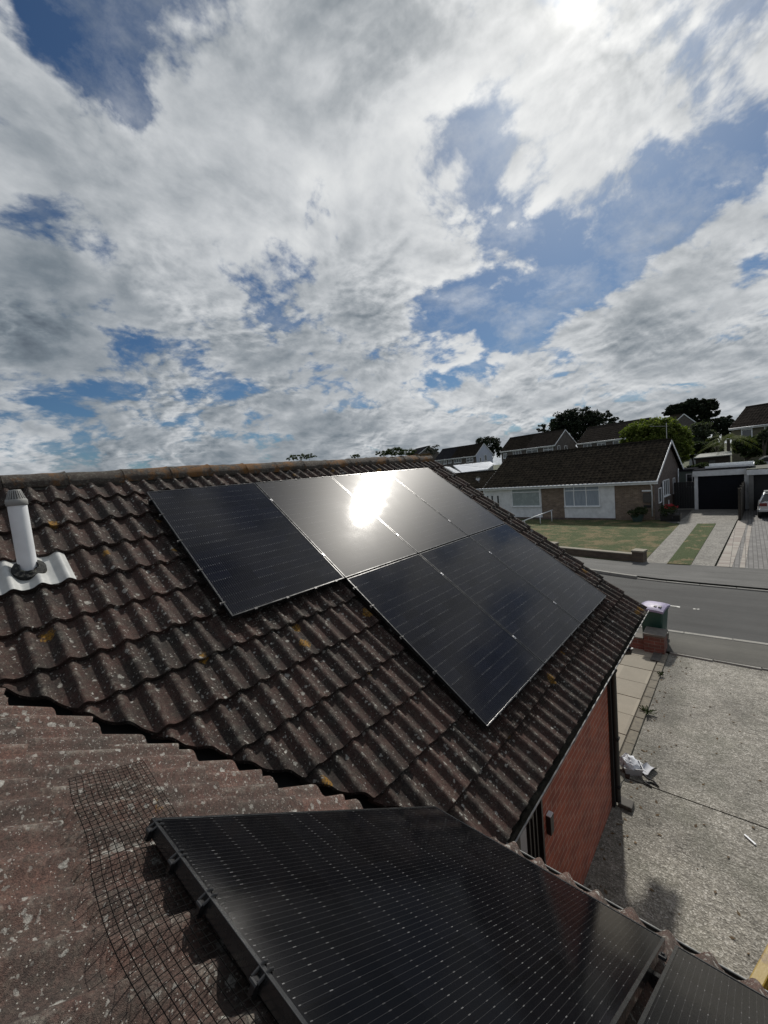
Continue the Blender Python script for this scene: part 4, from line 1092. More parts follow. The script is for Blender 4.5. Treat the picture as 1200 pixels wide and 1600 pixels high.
def pebble_fn(t):
    v = t.vor(t.pos, 24); n = t.noise(t.pos, 1.5, 4, .6); r = t.sep(v.outputs['Color']); n3 = t.noise(t.pos, 50, 3, .8)
    c = t.mix(r[0], (.12, .112, .098), (.26, .25, .225)); setc(t, t.vm('SCALE', c, sc=t.m('MULTIPLY', t.mr(n, .3, .7, .75, 1.2), t.mr(n3, .3, .7, .7, 1.3))), .9, t.bump(v.outputs['Distance'], .5, .02))
M_peb = mat('exposed_aggregate', pebble_fn)
sheet('garage_drive', [(16.6, -1.15), (27, -1.33), (29.2, -.25), (36, -.85), (36, -1.5), (33.6, -4.15), (28.3, -3.8), (16.72, -3.34)], GZ + .055, M_peb)
sheet('side_path', [(27.0, -1.1), (28.6, -.05), (36, -.5), (36, -1.4), (30.5, -1.35)], GZ + .06, plain('dark_path', (.07, .066, .06), .9, .3, 6))
def block_fn(t):
    b = t.n('ShaderNodeTexBrick'); t.put(b.inputs['Vector'], t.vm('SCALE', t.pos, sc=1.)); b.inputs['Color1'].default_value = (.17, .165, .16, 1); b.inputs['Color2'].default_value = (.115, .11, .108, 1)
    b.inputs['Mortar'].default_value = (.05, .048, .045, 1); b.inputs['Scale'].default_value = 1; b.inputs['Brick Width'].default_value = .26; b.inputs['Row Height'].default_value = .13; b.inputs['Mortar Size'].default_value = .012
    n = t.noise(t.pos, 1.2, 4, .6); setc(t, t.vm('SCALE', b.outputs[0], sc=t.mr(n, .3, .7, .8, 1.2)), .85)
sheet('block_drive', [(16.75, -3.40), (28.4, -3.86), (36, -4.2), (36, -12), (16.9, -12)], GZ + .06, mat('block_paving', block_fn))
mb = MB(); k = 0
for (xa, ya, xb, yb, w_) in ((16.78, -3.42, 28.3, -3.86, .42), (16.8, -4.05, 27.0, -4.30, .14)):
    mb.prism([(xa, ya), (xb, yb), (xb, yb - w_), (xa, ya - w_)], GZ + .04, GZ + .075)
def eb_fn(t):
    b = t.n('ShaderNodeTexBrick'); t.put(b.inputs['Vector'], t.pos); b.inputs['Color1'].default_value = (.33, .31, .27, 1); b.inputs['Color2'].default_value = (.22, .18, .16, 1); b.inputs['Mortar'].default_value = (.10, .09, .08, 1)
    b.inputs['Scale'].default_value = 1; b.inputs['Brick Width'].default_value = .2; b.inputs['Row Height'].default_value = .42; b.inputs['Mortar Size'].default_value = .01; setc(t, b.outputs[0], .85)
struct(mb.build('drive_border', mat('border_blocks', eb_fn)))

# ---- low garden wall across the road
lw = empty('garden_wall', 'low dark brick garden wall with pale coping and end pier across the road', 'garden wall', (16.86, -1.0, GZ))
wd = V((17.55 - 16.86, 2.6 + 1.0, 0)).normalized(); wl = 8.5
Mw = Matrix((( wd.x, -wd.y, 0, 0), (wd.y, wd.x, 0, 0), (0, 0, 1, 0), (0, 0, 0, 1)))
mb = MB(); mb.box((.18, -.11, -.1), (wl, .11, .32), Mw); mb.build('wall', M_wallbrick, lw)
mb = MB(); mb.box((.20, -.14, .32), (wl, .14, .37), Mw); mb.build('coping', plain('wall_coping', (.20, .18, .14), .85, .3, 10), lw, bevel=.01)
for k in (0, 3.75):
    mb = MB(); mb.box((k - .20, -.20, -.1), (k + .20, .20, .47), Mw); pr = mb.build('pier', M_wallbrick, lw)
    mb = MB(); mb.box((k - .23, -.23, .47), (k + .23, .23, .54), Mw); mb.build('pier_cap', plain('wall_coping', (.20, .18, .14)), pr, bevel=.012)

# ------------------------------------------------------------------ garages, gate, fence
ga = empty('garage', 'flat roofed garage with white frame and dark roller door beside the bungalow', 'garage', (33.5, -1.52, GZ + .06), radians(-91))
gl_ = 2.82
mb = MB(); mb.box((0, .05, 0), (.16, 5.2, 2.5)); mb.box((gl_ - .16, .05, 0), (gl_, 5.2, 2.5)); mb.box((.16, 5.04, 0), (gl_ - .16, 5.2, 2.5)); mb.build('wall', M_dkbrick, ga)
mb = MB(); mb.box((0, -.02, 0), (.2, .05, 2.30)); mb.box((gl_ - .22, -.02, 0), (gl_, .05, 2.30)); mb.build('post', M_dirtyw, ga)
mb = MB(); mb.box((-.08, -.08, 2.30), (gl_ + .02, .05, 2.68)); mb.build('fascia', M_dirtyw, ga)
def rdoor(t):
    x, y, z = t.sep(t.uv); h = t.m('ABSOLUTE', t.m('SUBTRACT', t.m('FRACT', t.m('MULTIPLY', y, 9.)), .5)); n = t.noise(t.pos, 2, 3)
    t.b.inputs['Specular IOR Level'].default_value = .12; setc(t, t.mix(n, (.005, .006, .010), (.010, .011, .016)), .6, t.bump(h, .6, .02))
mb = MB(); mb.box((.2, .10, 0), (gl_ - .22, .14, 2.30)); mb.build('door', mat('roller_door', rdoor), ga)
mb = MB(); mb.box((-.1, -.10, 2.68), (gl_ + .06, 5.3, 2.74)); mb.build('roof', M_farroof2, ga)
rs = empty('roof_sheets', 'white framed glazing sheets lying flat on the garage roof', 'roof sheets', (33.9, -2.1, GZ + 2.83), radians(-91))
mb = MB(); mb.box((0, .0, 0), (2.45, 3.0, .03)); mb.build('sheet', plain('pale_sheet', (.60, .62, .62), .25, .1, 3), rs)
mb = MB(); mb.box((0, -.05, .03), (2.5, .0, .16)); mb.box((2.45, 0, .03), (2.5, 3, .16)); mb.box((0, 2.95, .03), (2.45, 3.0, .22)); mb.build('sheet_frame', M_upvc, rs)
gt = empty('side_gate', 'dark wooden gate closing the gap between the bungalow and the garage', 'gate', (33.55, -.35, GZ + .06), radians(-92))
mb = MB()
for k in range(8): mb.box((k * .145, 0, .08), (k * .145 + .138, .03, 1.95))
mb.build('boards', plain('black_wood_and_shade', (.010, .010, .011), .7, .3, 6), gt); mb = MB(); mb.box((-.0, -.05, .0), (1.16, .08, .07)); mb.build('threshold', M_kerb, gt)
g2 = empty('garage', 'second garage at the right edge with pale fascia, behind the silver car', 'garage', (32.6, -4.34, GZ + .06), radians(-91))
mb = MB(); mb.box((0, 0, 0), (.22, 5, 2.28)); mb.box((.22, 4.9, 0), (3.6, 5, 2.28)); mb.box((3.6, 0, 0), (3.8, 5, 2.28)); mb.build('wall', plain('grey_render', (.16, .155, .145), .85, .2, 4), g2)
mb = MB(); mb.box((-.1, -.1, 2.28), (3.9, .0, 2.60)); mb.build('fascia', M_dirtyw, g2); mb = MB(); mb.box((-.12, -.02, 2.60), (3.92, 5.1, 2.66)); mb.build('roof', plain('felt_roof', (.075, .08, .06), .9, .5, 5), g2)
mb = MB(); mb.box((.22, .25, 0), (3.6, .3, 2.28)); mb.build('door', plain('black_wood_and_shade', (.01, .01, .01)), g2)  # black sheet stands in for the shade inside the open carport
fe_ = empty('wooden_fence', 'dark wooden fence with a dipping top running between the two drives', 'fence', (28.35, -3.98, GZ + .05), radians(-2.0))
mb = MB(); rnd = random.Random(8)
k = 0
while k * .13 < 4.9:
    x = k * .13; q = (x % 1.83) / 1.83; h = 1.95 - .22 * sin(pi * q) + rnd.uniform(-.01, .01) - (.25 if x < .15 else 0)
    mb.box((x, -.01, 0.02), (x + .12, .012, h)); k += 1
mb.build('boards', plain('dark_wood', (.030, .024, .018), .85, .4, 9), fe_)
for x in (0, 1.83, 3.66, 4.9): mb = MB(); mb.box((x - .05, .012, -.1), (x + .05, .11, 1.85)); mb.build('post', plain('dark_wood', (.03, .024, .018)), fe_)

# small building with a white window behind the gate
rb = empty('rear_extension', 'pale green rendered rear extension with a white window behind the side gate', 'extension', (36.0, .4, GZ + .1), radians(-93))
mb = MB(); mb.box((0, 0, 0), (2.1, 3, 2.55)); mb.build('wall', plain('green_render', (.14, .17, .15), .85, .1, 4), rb); mb = MB(); mb.box((-.1, -.1, 2.55), (2.2, 3.1, 2.7)); mb.build('roof', M_farroof2, rb)
window(rb, 1.25, 2.0, 1.35, 2.35, 0, cols=2)

# ------------------------------------------------------------------ silver car
cr = empty('parked_car', 'silver hatchback parked rear end out in front of the second garage', 'car', (28.95, -5.52, GZ + .06), radians(-2))
M_car = mat('silver_paint', None, (.46, .48, .49), .3, .55, .5, Coat_Weight=.6, Coat_Roughness=.08)
M_cglass = mat('car_glass', None, (.015, .02, .022), .05, 0, .8)
prof = [(0.0, .42, .62), (.03, .40, .95), (.12, .38, 1.0), (.9, .28, 1.02), (2.0, .22, .98), (3.0, .24, .93), (3.7, .28, .80), (4.05, .34, .62), (4.1, .38, .55)]
mb = MB(); secs = []
for x, zb, zt in prof:
    hw = .86 * (1 - .10 * (abs(x - 2) / 2) ** 4); s = []
    for k in range(16):
        a = 2 * pi * k / 16; cx, sz = cos(a), sin(a); e = .45
        s.append(V((x, hw * math.copysign(abs(cx) ** e, cx), (zb + zt) / 2 + (zt - zb) / 2 * math.copysign(abs(sz) ** e, sz))))
    secs.append(s)
loft(mb, secs); mb.build('body', M_car, cr, smooth=50)
def cab(mb, off, prof2):
    secs = []
    for x, z, hw in prof2: secs.append([V((x, -hw - off, z)), V((x, hw + off, z))])
gp = [(.10, .96), (.42, 1.36), (.62, 1.42), (1.7, 1.44), (2.1, 1.38), (2.95, .94)]
mb = MB(); n = len(gp)
for i in range(n):
    pass
def cabsec(x, z, sc): hw = .74 - .20 * max(0, (z - .95)) / .5; return hw
mb = MB()
for i in range(n - 1):
    (xa, za), (xb, zb2) = gp[i], gp[i + 1]; ha, hb = cabsec(xa, za, 1), cabsec(xb, zb2, 1)
    mb.face([(xa, -ha, za), (xb, -hb, zb2), (xb, hb, zb2), (xa, ha, za)][::-1])
for sgn in (-1, 1):
    pts = [(x, sgn * cabsec(x, z, 1), z) for x, z in gp]; mb.face(pts if sgn < 0 else pts[::-1])
mb.build('cabin_glass', M_cglass, cr)
mb = MB()
for sgn in (-1, 1):
    for i in range(n - 1):
        (xa, za), (xb, zb2) = gp[i], gp[i + 1]; ha, hb = cabsec(xa, za, 1), cabsec(xb, zb2, 1)
        mb.bar((xa, sgn * ha, za), (xb, sgn * hb, zb2), .08, .05)
    mb.bar((1.25, sgn * cabsec(0, .95, 1) - 0, .95), (1.25, sgn * cabsec(0, 1.42, 1), 1.42), .06, .05)
mb.face([(.40, -.56, 1.40), (1.9, -.56, 1.455), (1.9, .56, 1.455), (.40, .56, 1.40)][::-1]); mb.bar((.42, -.56, 1.39), (.42, .56, 1.39), .10, .07)
mb.build('roof', M_car, cr, bevel=.01)
for sgn in (-1, 1):
    mb = MB(); mb.box((-.012, sgn * .60 - .16, .72), (.10, sgn * .60 + .16, .90)); mb.build('tail_light', mat('tail_red', None, (.12, .012, .012), .2, 0, .6), cr, bevel=.02)
mb = MB(); mb.box((-.03, -.26, .66), (.0, .26, .77)); mb.build('number_plate', plain('plate_yellow', (.50, .40, .08), .5, .05), cr)
mb = MB(); mb.box((-.06, -.80, .40), (.12, .80, .58)); mb.build('bumper', M_car, cr, bevel=.04)
for x in (.75, 3.3):
    for sgn in (-1, 1):
        mb = MB(); mb.tube([(x, sgn * .66, .31), (x, sgn * .84, .31)], .31, 24); wh = mb.build('wheel', M_blackpl, cr, smooth=50)
        mb = MB(); mb.tube([(x, sgn * .83, .31), (x, sgn * .855, .31)], .19, 20); mb.build('rim', M_clamp, wh, smooth=50)
#PART4
# ------------------------------------------------------------------ vegetation
def leaf_fn(a, b, c, tl=.3):
    def fn(t):
        n = t.noise(t.pos, .9, 3, .6); oi = t.n('ShaderNodeNewGeometry').outputs['Random Per Island']
        cc = t.mix(n, a, b); cc = t.mix(t.mr(oi, .72, 1, 0, .75), cc, c); setc(t, t.vm('SCALE', cc, sc=t.mr(oi, 0, 1, .6, 1.3)), .75)
        t.b.inputs['Specular IOR Level'].default_value = .25
        tr = t.n('ShaderNodeBsdfTranslucent'); t.put(tr.inputs[0], t.vm('MULTIPLY', t.vm('SCALE', cc, sc=1.6), (1., 1.1, .6)))
        ms = t.n('ShaderNodeMixShader'); ms.inputs[0].default_value = tl; o_ = t.nt.nodes['Material Output']
        t.nt.links.new(t.b.outputs[0], ms.inputs[1]); t.nt.links.new(tr.outputs[0], ms.inputs[2]); t.nt.links.new(ms.outputs[0], o_.inputs[0])
    return fn
M_dark = mat('cypress_leaf', leaf_fn((.008, .014, .008), (.018, .028, .013), (.035, .045, .02), .08))
M_mid = mat('shrub_leaf', leaf_fn((.018, .030, .014), (.04, .058, .022), (.08, .09, .04)))
M_olive = mat('olive_leaf', leaf_fn((.055, .085, .014), (.12, .15, .028), (.21, .22, .07)))
M_greyl = mat('grey_shrub_leaf', leaf_fn((.03, .042, .028), (.06, .07, .045), (.11, .12, .085)))
M_bark = plain('bark', (.05, .04, .03), .9, .3, 12, .6)
def crown(mb, blobs, nclump, nleaf, ls, rnd, cr=(.18, .34), hang=0):
    tot = sum((b[3] * b[4] * b[5]) ** (2 / 3) for b in blobs)
    for (cx, cy, cz, rx, ry, rz) in blobs:
        m = max(3, int(nclump * (rx * ry * rz) ** (2 / 3) / tot))
        for i in range(m):
            d = V((rnd.gauss(0, 1), rnd.gauss(0, 1), rnd.gauss(0, 1))).normalized(); q = rnd.uniform(.45, 1) ** .6
            c = V((cx + d.x * rx * q, cy + d.y * ry * q, cz + d.z * rz * q)); rr = rnd.uniform(*cr) * min(rx, ry, rz * 1.4)
            for k in range(nleaf):
                e = V((rnd.gauss(0, 1), rnd.gauss(0, 1), rnd.gauss(0, .8))).normalized() * rr * rnd.uniform(.35, 1.05)
                p = c + V((e.x, e.y, e.z * .75)); l = ls * rnd.uniform(.55, 1.3)
                a = V((rnd.gauss(0, 1), rnd.gauss(0, 1), rnd.gauss(0, .6))).normalized(); b = a.cross(V((rnd.gauss(0, 1), rnd.gauss(0, 1), rnd.gauss(0, 1)))).normalized()
                mb.face([p - a * l * .5, p + b * l * .28, p + a * l * .5, p - b * l * .28])
def tree(name, label, base, H, blobs, nclump, nleaf, ls, m, seed, cat='tree', trunk=.25, group=None, limbs=True, cr=(.18, .34)):
    r = empty(name, label, cat, base, 0, group); rnd = random.Random(seed); mb = MB(); crown(mb, blobs, nclump, nleaf, ls, rnd, cr); mb.build('crown', m, r)
    if trunk:
        tb_ = MB(); top = V((sum(b[0] for b in blobs) / len(blobs), sum(b[1] for b in blobs) / len(blobs), sum(b[2] for b in blobs) / len(blobs)))
        mid = V((top.x * .3, top.y * .3, H * .35)); tb_.tube([(0, 0, -.5), mid * .5, mid, mid.lerp(top, .6)], [trunk, trunk * .85, trunk * .7, trunk * .45], 8)
        if limbs:
            for b in blobs: e = V((b[0], b[1], b[2])); tb_.tube([mid, mid.lerp(e, .5) + V((0, 0, .1 * H)) * rnd.uniform(-.3, .6), e], [trunk * .55, trunk * .35, trunk * .15], 6)
        tb_.build('trunk', M_bark, r, smooth=True)
    return r
def span(pxl, pxr, pyt, pyb, X):
    a, b = at(pxl, (pyt + pyb) / 2, X), at(pxr, (pyt + pyb) / 2, X); zt = at((pxl + pxr) / 2, pyt, X).z; zb = at((pxl + pxr) / 2, pyb, X).z
    return (a.y + b.y) / 2, abs(a.y - b.y) / 2, zt, zb
# two big spreading cypresses on the skyline
def bigtree(lb, X, px, seed, extra=()):
    # px: list of picture ellipses (cx, cy, rx, ry) describing the pads of the crown, turned into metres at distance X
    base = at(px[0][0], px[0][1], X); gz_ = terr(X, base.y); bl = []
    for cx, cy, rx, ry in px:
        c = at(cx, cy, X); e = at(cx + rx, cy, X); t_ = at(cx, cy - ry, X); R_ = abs(e.y - c.y); Z_ = abs(t_.z - c.z)
        bl.append((random.Random(cx).uniform(-.5, .5) * R_, c.y - base.y, c.z - gz_, R_ * .9, R_, Z_))
    return tree('cypress_tree', lb, (X, base.y, gz_), base.z - gz_, bl, 420, 46, .55, M_dark, seed, trunk=.55, group='spreading cypresses on the skyline', cr=(.16, .38))
bigtree('broad dark spreading cypress on the skyline behind the middle houses', 105, [(905, 662, 30, 16), (880, 660, 28, 16), (925, 652, 30, 12), (900, 650, 30, 13), (945, 662, 22, 10), (862, 668, 24, 9), (895, 675, 30, 12), (965, 664, 14, 7), (905, 686, 18, 9)], 1)
bigtree('dark umbrella shaped cypress on the skyline above the green tree', 98, [(1082, 638, 22, 13), (1062, 640, 20, 9), (1100, 634, 22, 9), (1112, 642, 14, 10), (1046, 645, 12, 4), (1088, 655, 22, 7)], 2)
def simple(name, lb, X, pxs, m, seed, n=120, leaf=30, ls=.35, cat='tree', trunk=.2, group=None, cr=(.25, .5)):
    base = at(pxs[0][0], pxs[0][1], X); g = terr(X, base.y); bl = []
    for cx, cy, rx, ry in pxs:
        c = at(cx, cy, X); R_ = abs(at(cx + rx, cy, X).y - c.y); Z_ = abs(at(cx, cy - ry, X).z - c.z); bl.append((0, c.y - base.y, c.z - g, R_ * .9, R_, Z_))
    return tree(name, lb, (X, base.y, g), max(.5, base.z - g), bl, n, leaf, ls, m, seed, cat, trunk, group, cr=cr)
simple('evergreen_tree', 'dark low evergreen joined to the umbrella cypress, left of the top right house', 92, [(1128, 665, 17, 14), (1140, 672, 12, 14), (1110, 668, 12, 12), (1142, 655, 7, 6)], M_dark, 3, 150, 40, .5, trunk=.3)
simple('leafy_tree', 'large olive green tree rising behind the roof of the bungalow across the road', 42.5, [(1025, 680, 38, 26), (1000, 678, 28, 22), (1050, 682, 30, 24), (1030, 668, 32, 14), (1065, 695, 20, 22), (985, 690, 16, 18), (1040, 705, 38, 24)], M_olive, 4, 480, 70, .24, trunk=.25, cr=(.2, .36))
simple('dark_tree', 'dark round tree behind the white gabled house', 100, [(765, 695, 14, 11), (752, 692, 10, 7), (775, 702, 9, 12)], M_dark, 5, 110, 40, .5)
simple('small_tree', 'small sparse tree at the left end of the white gabled terrace', 84, [(676, 701, 8, 8), (670, 706, 5, 5)], M_dark, 6, 26, 26, .38)
simple('hedge_tree', 'low dark tree line just above the ridge behind the upper panels', 110, [(617, 706, 14, 6), (600, 708, 12, 4), (636, 707, 12, 5), (648, 710, 8, 4)], M_mid, 7, 120, 40, .5)
simple('treetop', 'tree top poking over the middle of the near roof ridge', 70, [(470, 714, 16, 4), (456, 715, 6, 4), (485, 713, 8, 3)], M_mid, 8, 60, 30, .35)
simple('treetop', 'tiny tree top poking over the ridge between the two larger ones', 120, [(555, 713, 6, 3)], M_mid, 9, 24, 24, .5)
simple('grey_shrub', 'grey green shrub mass on the bank below the umbrella cypress', 50, [(1095, 672, 18, 12), (1085, 690, 16, 12), (1110, 685, 16, 12)], M_greyl, 10, 150, 40, .22, cat='shrub')
simple('dark_shrub', 'dark leafy shrub on the bank to the left of the flat roofed shed', 46, [(1080, 705, 16, 14), (1098, 698, 14, 10), (1115, 700, 14, 9)], M_mid, 11, 150, 40, .2, cat='shrub')
simple('bank_shrub', 'dark shrubs spreading under the top right house', 50, [(1160, 695, 18, 12), (1185, 690, 18, 12), (1200, 700, 20, 14), (1175, 706, 20, 8)], M_mid, 12, 200, 40, .22, cat='shrub')
simple('grey_bush', 'grey leaved bush in front of the top right house at the picture edge', 46, [(1192, 680, 12, 6), (1200, 674, 8, 6)], M_greyl, 13, 50, 36, .2, cat='shrub')
simple('clipped_hedge', 'rounded dark hedge between the bungalow and the garage roof', 38.5, [(1090, 731, 12, 7), (1102, 731, 12, 7), (1080, 733, 8, 6)], M_mid, 14, 130, 50, .12, cat='hedge', trunk=0)
simple('bank_hedge', 'low hedge behind the garage roofs at the right', 37.5, [(1165, 728, 14, 6), (1185, 727, 12, 7), (1150, 730, 9, 4)], M_mid, 15, 110, 50, .12, cat='hedge', trunk=0)
# palm
def palm(lb, X, px, py, seed, fr, L_):
    c = at(px, py, X); g = terr(X, c.y); r = empty('palm', lb, 'palm', (X, c.y, g), 0); rnd = random.Random(seed); h = c.z - g
    mb = MB(); mb.tube([(0, 0, -.3), (.05, 0, h * .5), (0, 0, h)], [.16, .13, .11], 8); mb.build('trunk', M_bark, r, smooth=True)
    for i in range(fr):
        mb = MB(); a = 2 * pi * i / fr + rnd.uniform(-.3, .3); el = rnd.uniform(.1, 1.2); d = V((cos(a), sin(a), 0)); pts = [V((0, 0, h)) + d * (L_ * cos(el) * k + L_ * .25 * k * k) + V((0, 0, L_ * sin(el) * k - L_ * .75 * k * k)) for k in [q / 7 for q in range(8)]]
        for k in range(7):
            p, q = pts[k], pts[k + 1]; s = d.cross(V((0, 0, 1)))
            for m_ in range(3):
                b = p.lerp(q, m_ / 3)
                for sg in (-1, 1): mb.face([b, b + (q - p) * .12, b + s * sg * L_ * .30 * (1 - k / 9) + (q - p) * .7 + V((0, 0, -.12 * L_))])
        mb.build('frond', M_palm, r)
    return r
M_palm = mat('palm_leaf', leaf_fn((.05, .065, .018), (.085, .10, .03), (.14, .14, .06)))
palm('yellow green palm behind the flat roofed shed', 44, 1138, 686, 1, 14, 1.9)
palm('smaller palm to the left of the larger one, above the shed', 45, 1120, 697, 2, 11, 1.2)

# ------------------------------------------------------------------ shed, bank fence and what stands on the bank
def gb(px, py, X): p = at(px, py, X); return V((X, p.y, terr(X, p.y)))
p = at(1083, 716, 41.5)
sh = empty('garden_shed', 'dark garden shed with a pale flat roof behind the garage', 'shed', (41.5, p.y, terr(41.5, p.y - 1)), radians(-90)); hs = p.z - terr(41.5, p.y - 1); wsh = abs(at(1144, 710, 41.5).y - p.y)
mb = MB(); mb.box((.15, .1, -.6), (wsh - .15, 2.2, hs)); mb.build('wall', plain('dark_wood', (.03, .024, .018)), sh)
mb = MB(); mb.face([(0, -.15, hs + .02), (wsh, -.15, hs + .08), (wsh - .1, 2.4, hs + .33), (.3, 2.4, hs + .27)]); mb.face([(0, -.15, hs - .04), (wsh, -.15, hs + .0), (wsh, -.15, hs + .08), (0, -.15, hs + .02)]); mb.face([(wsh, -.15, hs), (wsh - .1, 2.4, hs + .25), (wsh - .1, 2.4, hs + .33), (wsh, -.15, hs + .08)])
mb.build('roof', plain('pale_felt', (.21, .22, .20), .8, .2, 4), sh)
window(sh, 1.0, 1.5, hs - .75, hs - .25, .1, cols=1, fmat=plain('dark_wood', (.03, .024, .018)), pane=plain('dull_pane', (.055, .058, .05), .5), sill=False, fw=.04)
fw_ = empty('bank_fence', 'weathered wooden fence with posts along the bank behind the second garage', 'fence', tuple(gb(1148, 722, 43)), radians(-90))
mb = MB(); 
for k in range(46): mb.box((k * .15, 0, 0), (k * .15 + .14, .02, 1.15 + .0 * k))
mb.build('boards', plain('weathered_wood', (.055, .045, .033), .9, .35, 8), fw_)
for k in (0, 1.1, 4.2, 6.4): mb = MB(); mb.box((k - .05, -.09, -.2), (k + .05, 0, 1.5 if k < 2 else 1.3)); mb.build('post', plain('weathered_post', (.09, .075, .055), .9), fw_)
# the vehicle half seen over the second garage
p = at(1193, 734, 40)
cv = empty('parked_van', 'dark van with white trim showing above the second garage roof at the picture edge', 'van', (40, p.y + .65, terr(40, p.y)), radians(-90)); h0 = p.z - terr(40, p.y)
mb = MB(); mb.prism([(0, h0 - 1.6), (2.6, h0 - 1.6), (2.6, h0 + .95), (.75, h0 + .95), (.45, h0 + .75), (.05, h0 + .0)], 0, 3.0); 
mb.v = [V((v.x, v.z, v.y)) for v in mb.v]; mb.build('body', plain('black_paint', (.012, .013, .018), .25, .1, 3), cv, bevel=.03)
mb = MB(); mb.box((.42, -.05, h0 - .02), (1.9, 0, h0 + .10)); mb.box((.55, -.06, h0 + .10), (.72, 0, h0 + .6)); mb.bar((.05, -.03, h0 + .02), (.45, -.03, h0 + .66), .04, .05); mb.build('white_trim', M_upvc, cv)
mb = MB(); mb.box((.74, -.045, h0 + .12), (1.6, -.005, h0 + .60)); mb.build('windscreen', mat('pale_screen', None, (.35, .38, .40), .2), cv)
# plastic tunnel / pale roof seen through the shrubs
p = at(1094, 693, 55)
cn = empty('conservatory', 'pale roofed little conservatory half hidden in the shrubs left of the palms', 'conservatory', (55, p.y + 1.0, terr(55, p.y)), radians(-90)); h0 = p.z - terr(55, p.y)
mb = MB(); mb.box((0, 0, 0), (2.0, 2, h0 - .4)); mb.build('wall', M_greyp, cn); mb = MB(); mb.face([(-.1, -.1, h0 - .4), (2.1, -.1, h0 - .4), (1.6, 1, h0 + .3), (.4, 1, h0 + .3)]); mb.face([(2.1, -.1, h0 - .4), (2.1, 2.1, h0 - .4), (1.6, 1, h0 + .3)]); mb.face([(2.1, 2.1, h0 - .4), (-.1, 2.1, h0 - .4), (.4, 1, h0 + .3), (1.6, 1, h0 + .3)]); mb.face([(-.1, 2.1, h0 - .4), (-.1, -.1, h0 - .4), (.4, 1, h0 + .3)]); mb.build('roof', plain('pale_sheet', (.6, .62, .62)), cn)

# planters by the bungalow corner
def plants(mb, c, r, n, ls, rnd, zs=1.): crown(mb, [(c[0], c[1], c[2], r, r, r * zs)], 14, n, ls, rnd, (.4, .6))
pl = empty('flower_trough', 'dark planter overflowing with red flowers at the corner of the bungalow across the road', 'planter', (28.2, -.72, GZ + .06), 0)
mb = MB(); mb.box((-.35, -.55, 0), (.35, .5, .42), taper=.9); mb.build('trough', M_blackpl, pl); rnd = random.Random(20)
mb = MB(); plants(mb, (0, .05, .6), .5, 50, .12, rnd, .6); mb.build('foliage', M_mid, pl)
mb = MB(); plants(mb, (-.05, .05, .85), .42, 26, .09, rnd, .4); mb.build('flowers', mat('red_flower', None, (.38, .02, .03), .7), pl)
pl = empty('garden_tub', 'green tub with a dark leafy plant below the meter box of the bungalow', 'planter', (27.8, .95, GZ + .05), 0)
mb = MB(); mb.lathe([(0, 0), (.24, 0), (.36, .42), (.33, .42), (.30, .36), (0, .36)], 18); mb.build('tub', plain('teal_tub', (.03, .055, .05), .6), pl, smooth=40)
mb = MB(); plants(mb, (0, 0, .62), .55, 70, .12, rnd, .5); mb.build('foliage', M_mid, pl)
pl = empty('wire_bench', 'small dark metal bench beside the red flowers across the road', 'bench', (27.9, -1.05, GZ + .06), 0)
mb = MB(); mb.box((-.25, -.18, .36), (.25, .18, .40)); mb.build('seat', M_blackpl, pl)
for x in (-.22, .22):
    mb = MB(); mb.tube([(x, -.17, 0), (x, -.17, .58), (x, -.05, .66), (x, .12, .66)], .018, 6); mb.tube([(x, .17, 0), (x, .17, .38)], .018, 6); mb.build('leg', M_blackpl, pl, smooth=True)

# ------------------------------------------------------------------ the terrace and the pairs of houses beyond
def dwell(lb, lpx, rpx, X, dX, D, pitch, wallm, roofm, wins, gwins=(), roofs=None, gable=None, group='two storey houses beyond the bungalow', over=.35):
    """lpx/rpx: picture points of the eave ends (left, right); X of the left end and how much farther the right end is"""
    a, b = at(*lpx, X), at(*rpx, X + dX); v = V((b.x - a.x, b.y - a.y, 0)); L = v.length; rz = math.atan2(v.y, v.x)
    z = (a.z + b.z) / 2; gz_ = min(terr(a.x, a.y), terr(b.x, b.y)); r, zr, ye, ze = building('house', lb, (a.x, a.y, gz_), rz, L, D, z - gz_, pitch, wallm, roofm, 'house', group, over=over, dx=.15, gauge=.5, gable=gable, roofs=[(p * L if p else -.06, q * L if q < 1 else L + .06, m_) for p, q, m_ in roofs] if roofs else None)
    for (u0, u1, z0, z1, cols, top) in wins: window(r, u0 * L, u1 * L, z + z0 - gz_, z + z1 - gz_, 0, cols=cols, top=top, fw=.09)
    for (y0, y1, z0, z1) in gwins: window(r, y0, y1, z + z0 - gz_, z + z1 - gz_, L, cols=1, axis='y', fw=.09)
    return r, L, z - gz_, zr
M_whitew = plain('white_render', (.46, .50, .60), .85, .08, 2)
M_greyw = brick('grey_brown_brick', (.11, .095, .085), (.085, .075, .068), (.11, .10, .095))
r, L, e, zr = dwell('terrace of houses with white rendered gable end and slate grey roof', (680, 716.5), (744, 713), 82, -3, 5.4, radians(41), M_greyw, M_farroof, [(.06, .16, -1.45, -.25, 2, 0), (.34, .42, -1.2, -.3, 1, 0), (.48, .66, -1.3, -.3, 3, 0), (.78, .93, -1.4, -.3, 2, .4), (.2, .3, -1.3, -.35, 2, 0)], [(1.0, 1.6, -1.6, -.6), (2.6, 3.4, -1.5, -.1)], roofs=[(0, .42, M_farroof2), (.42, 1, M_farroof)], gable=M_whitew)
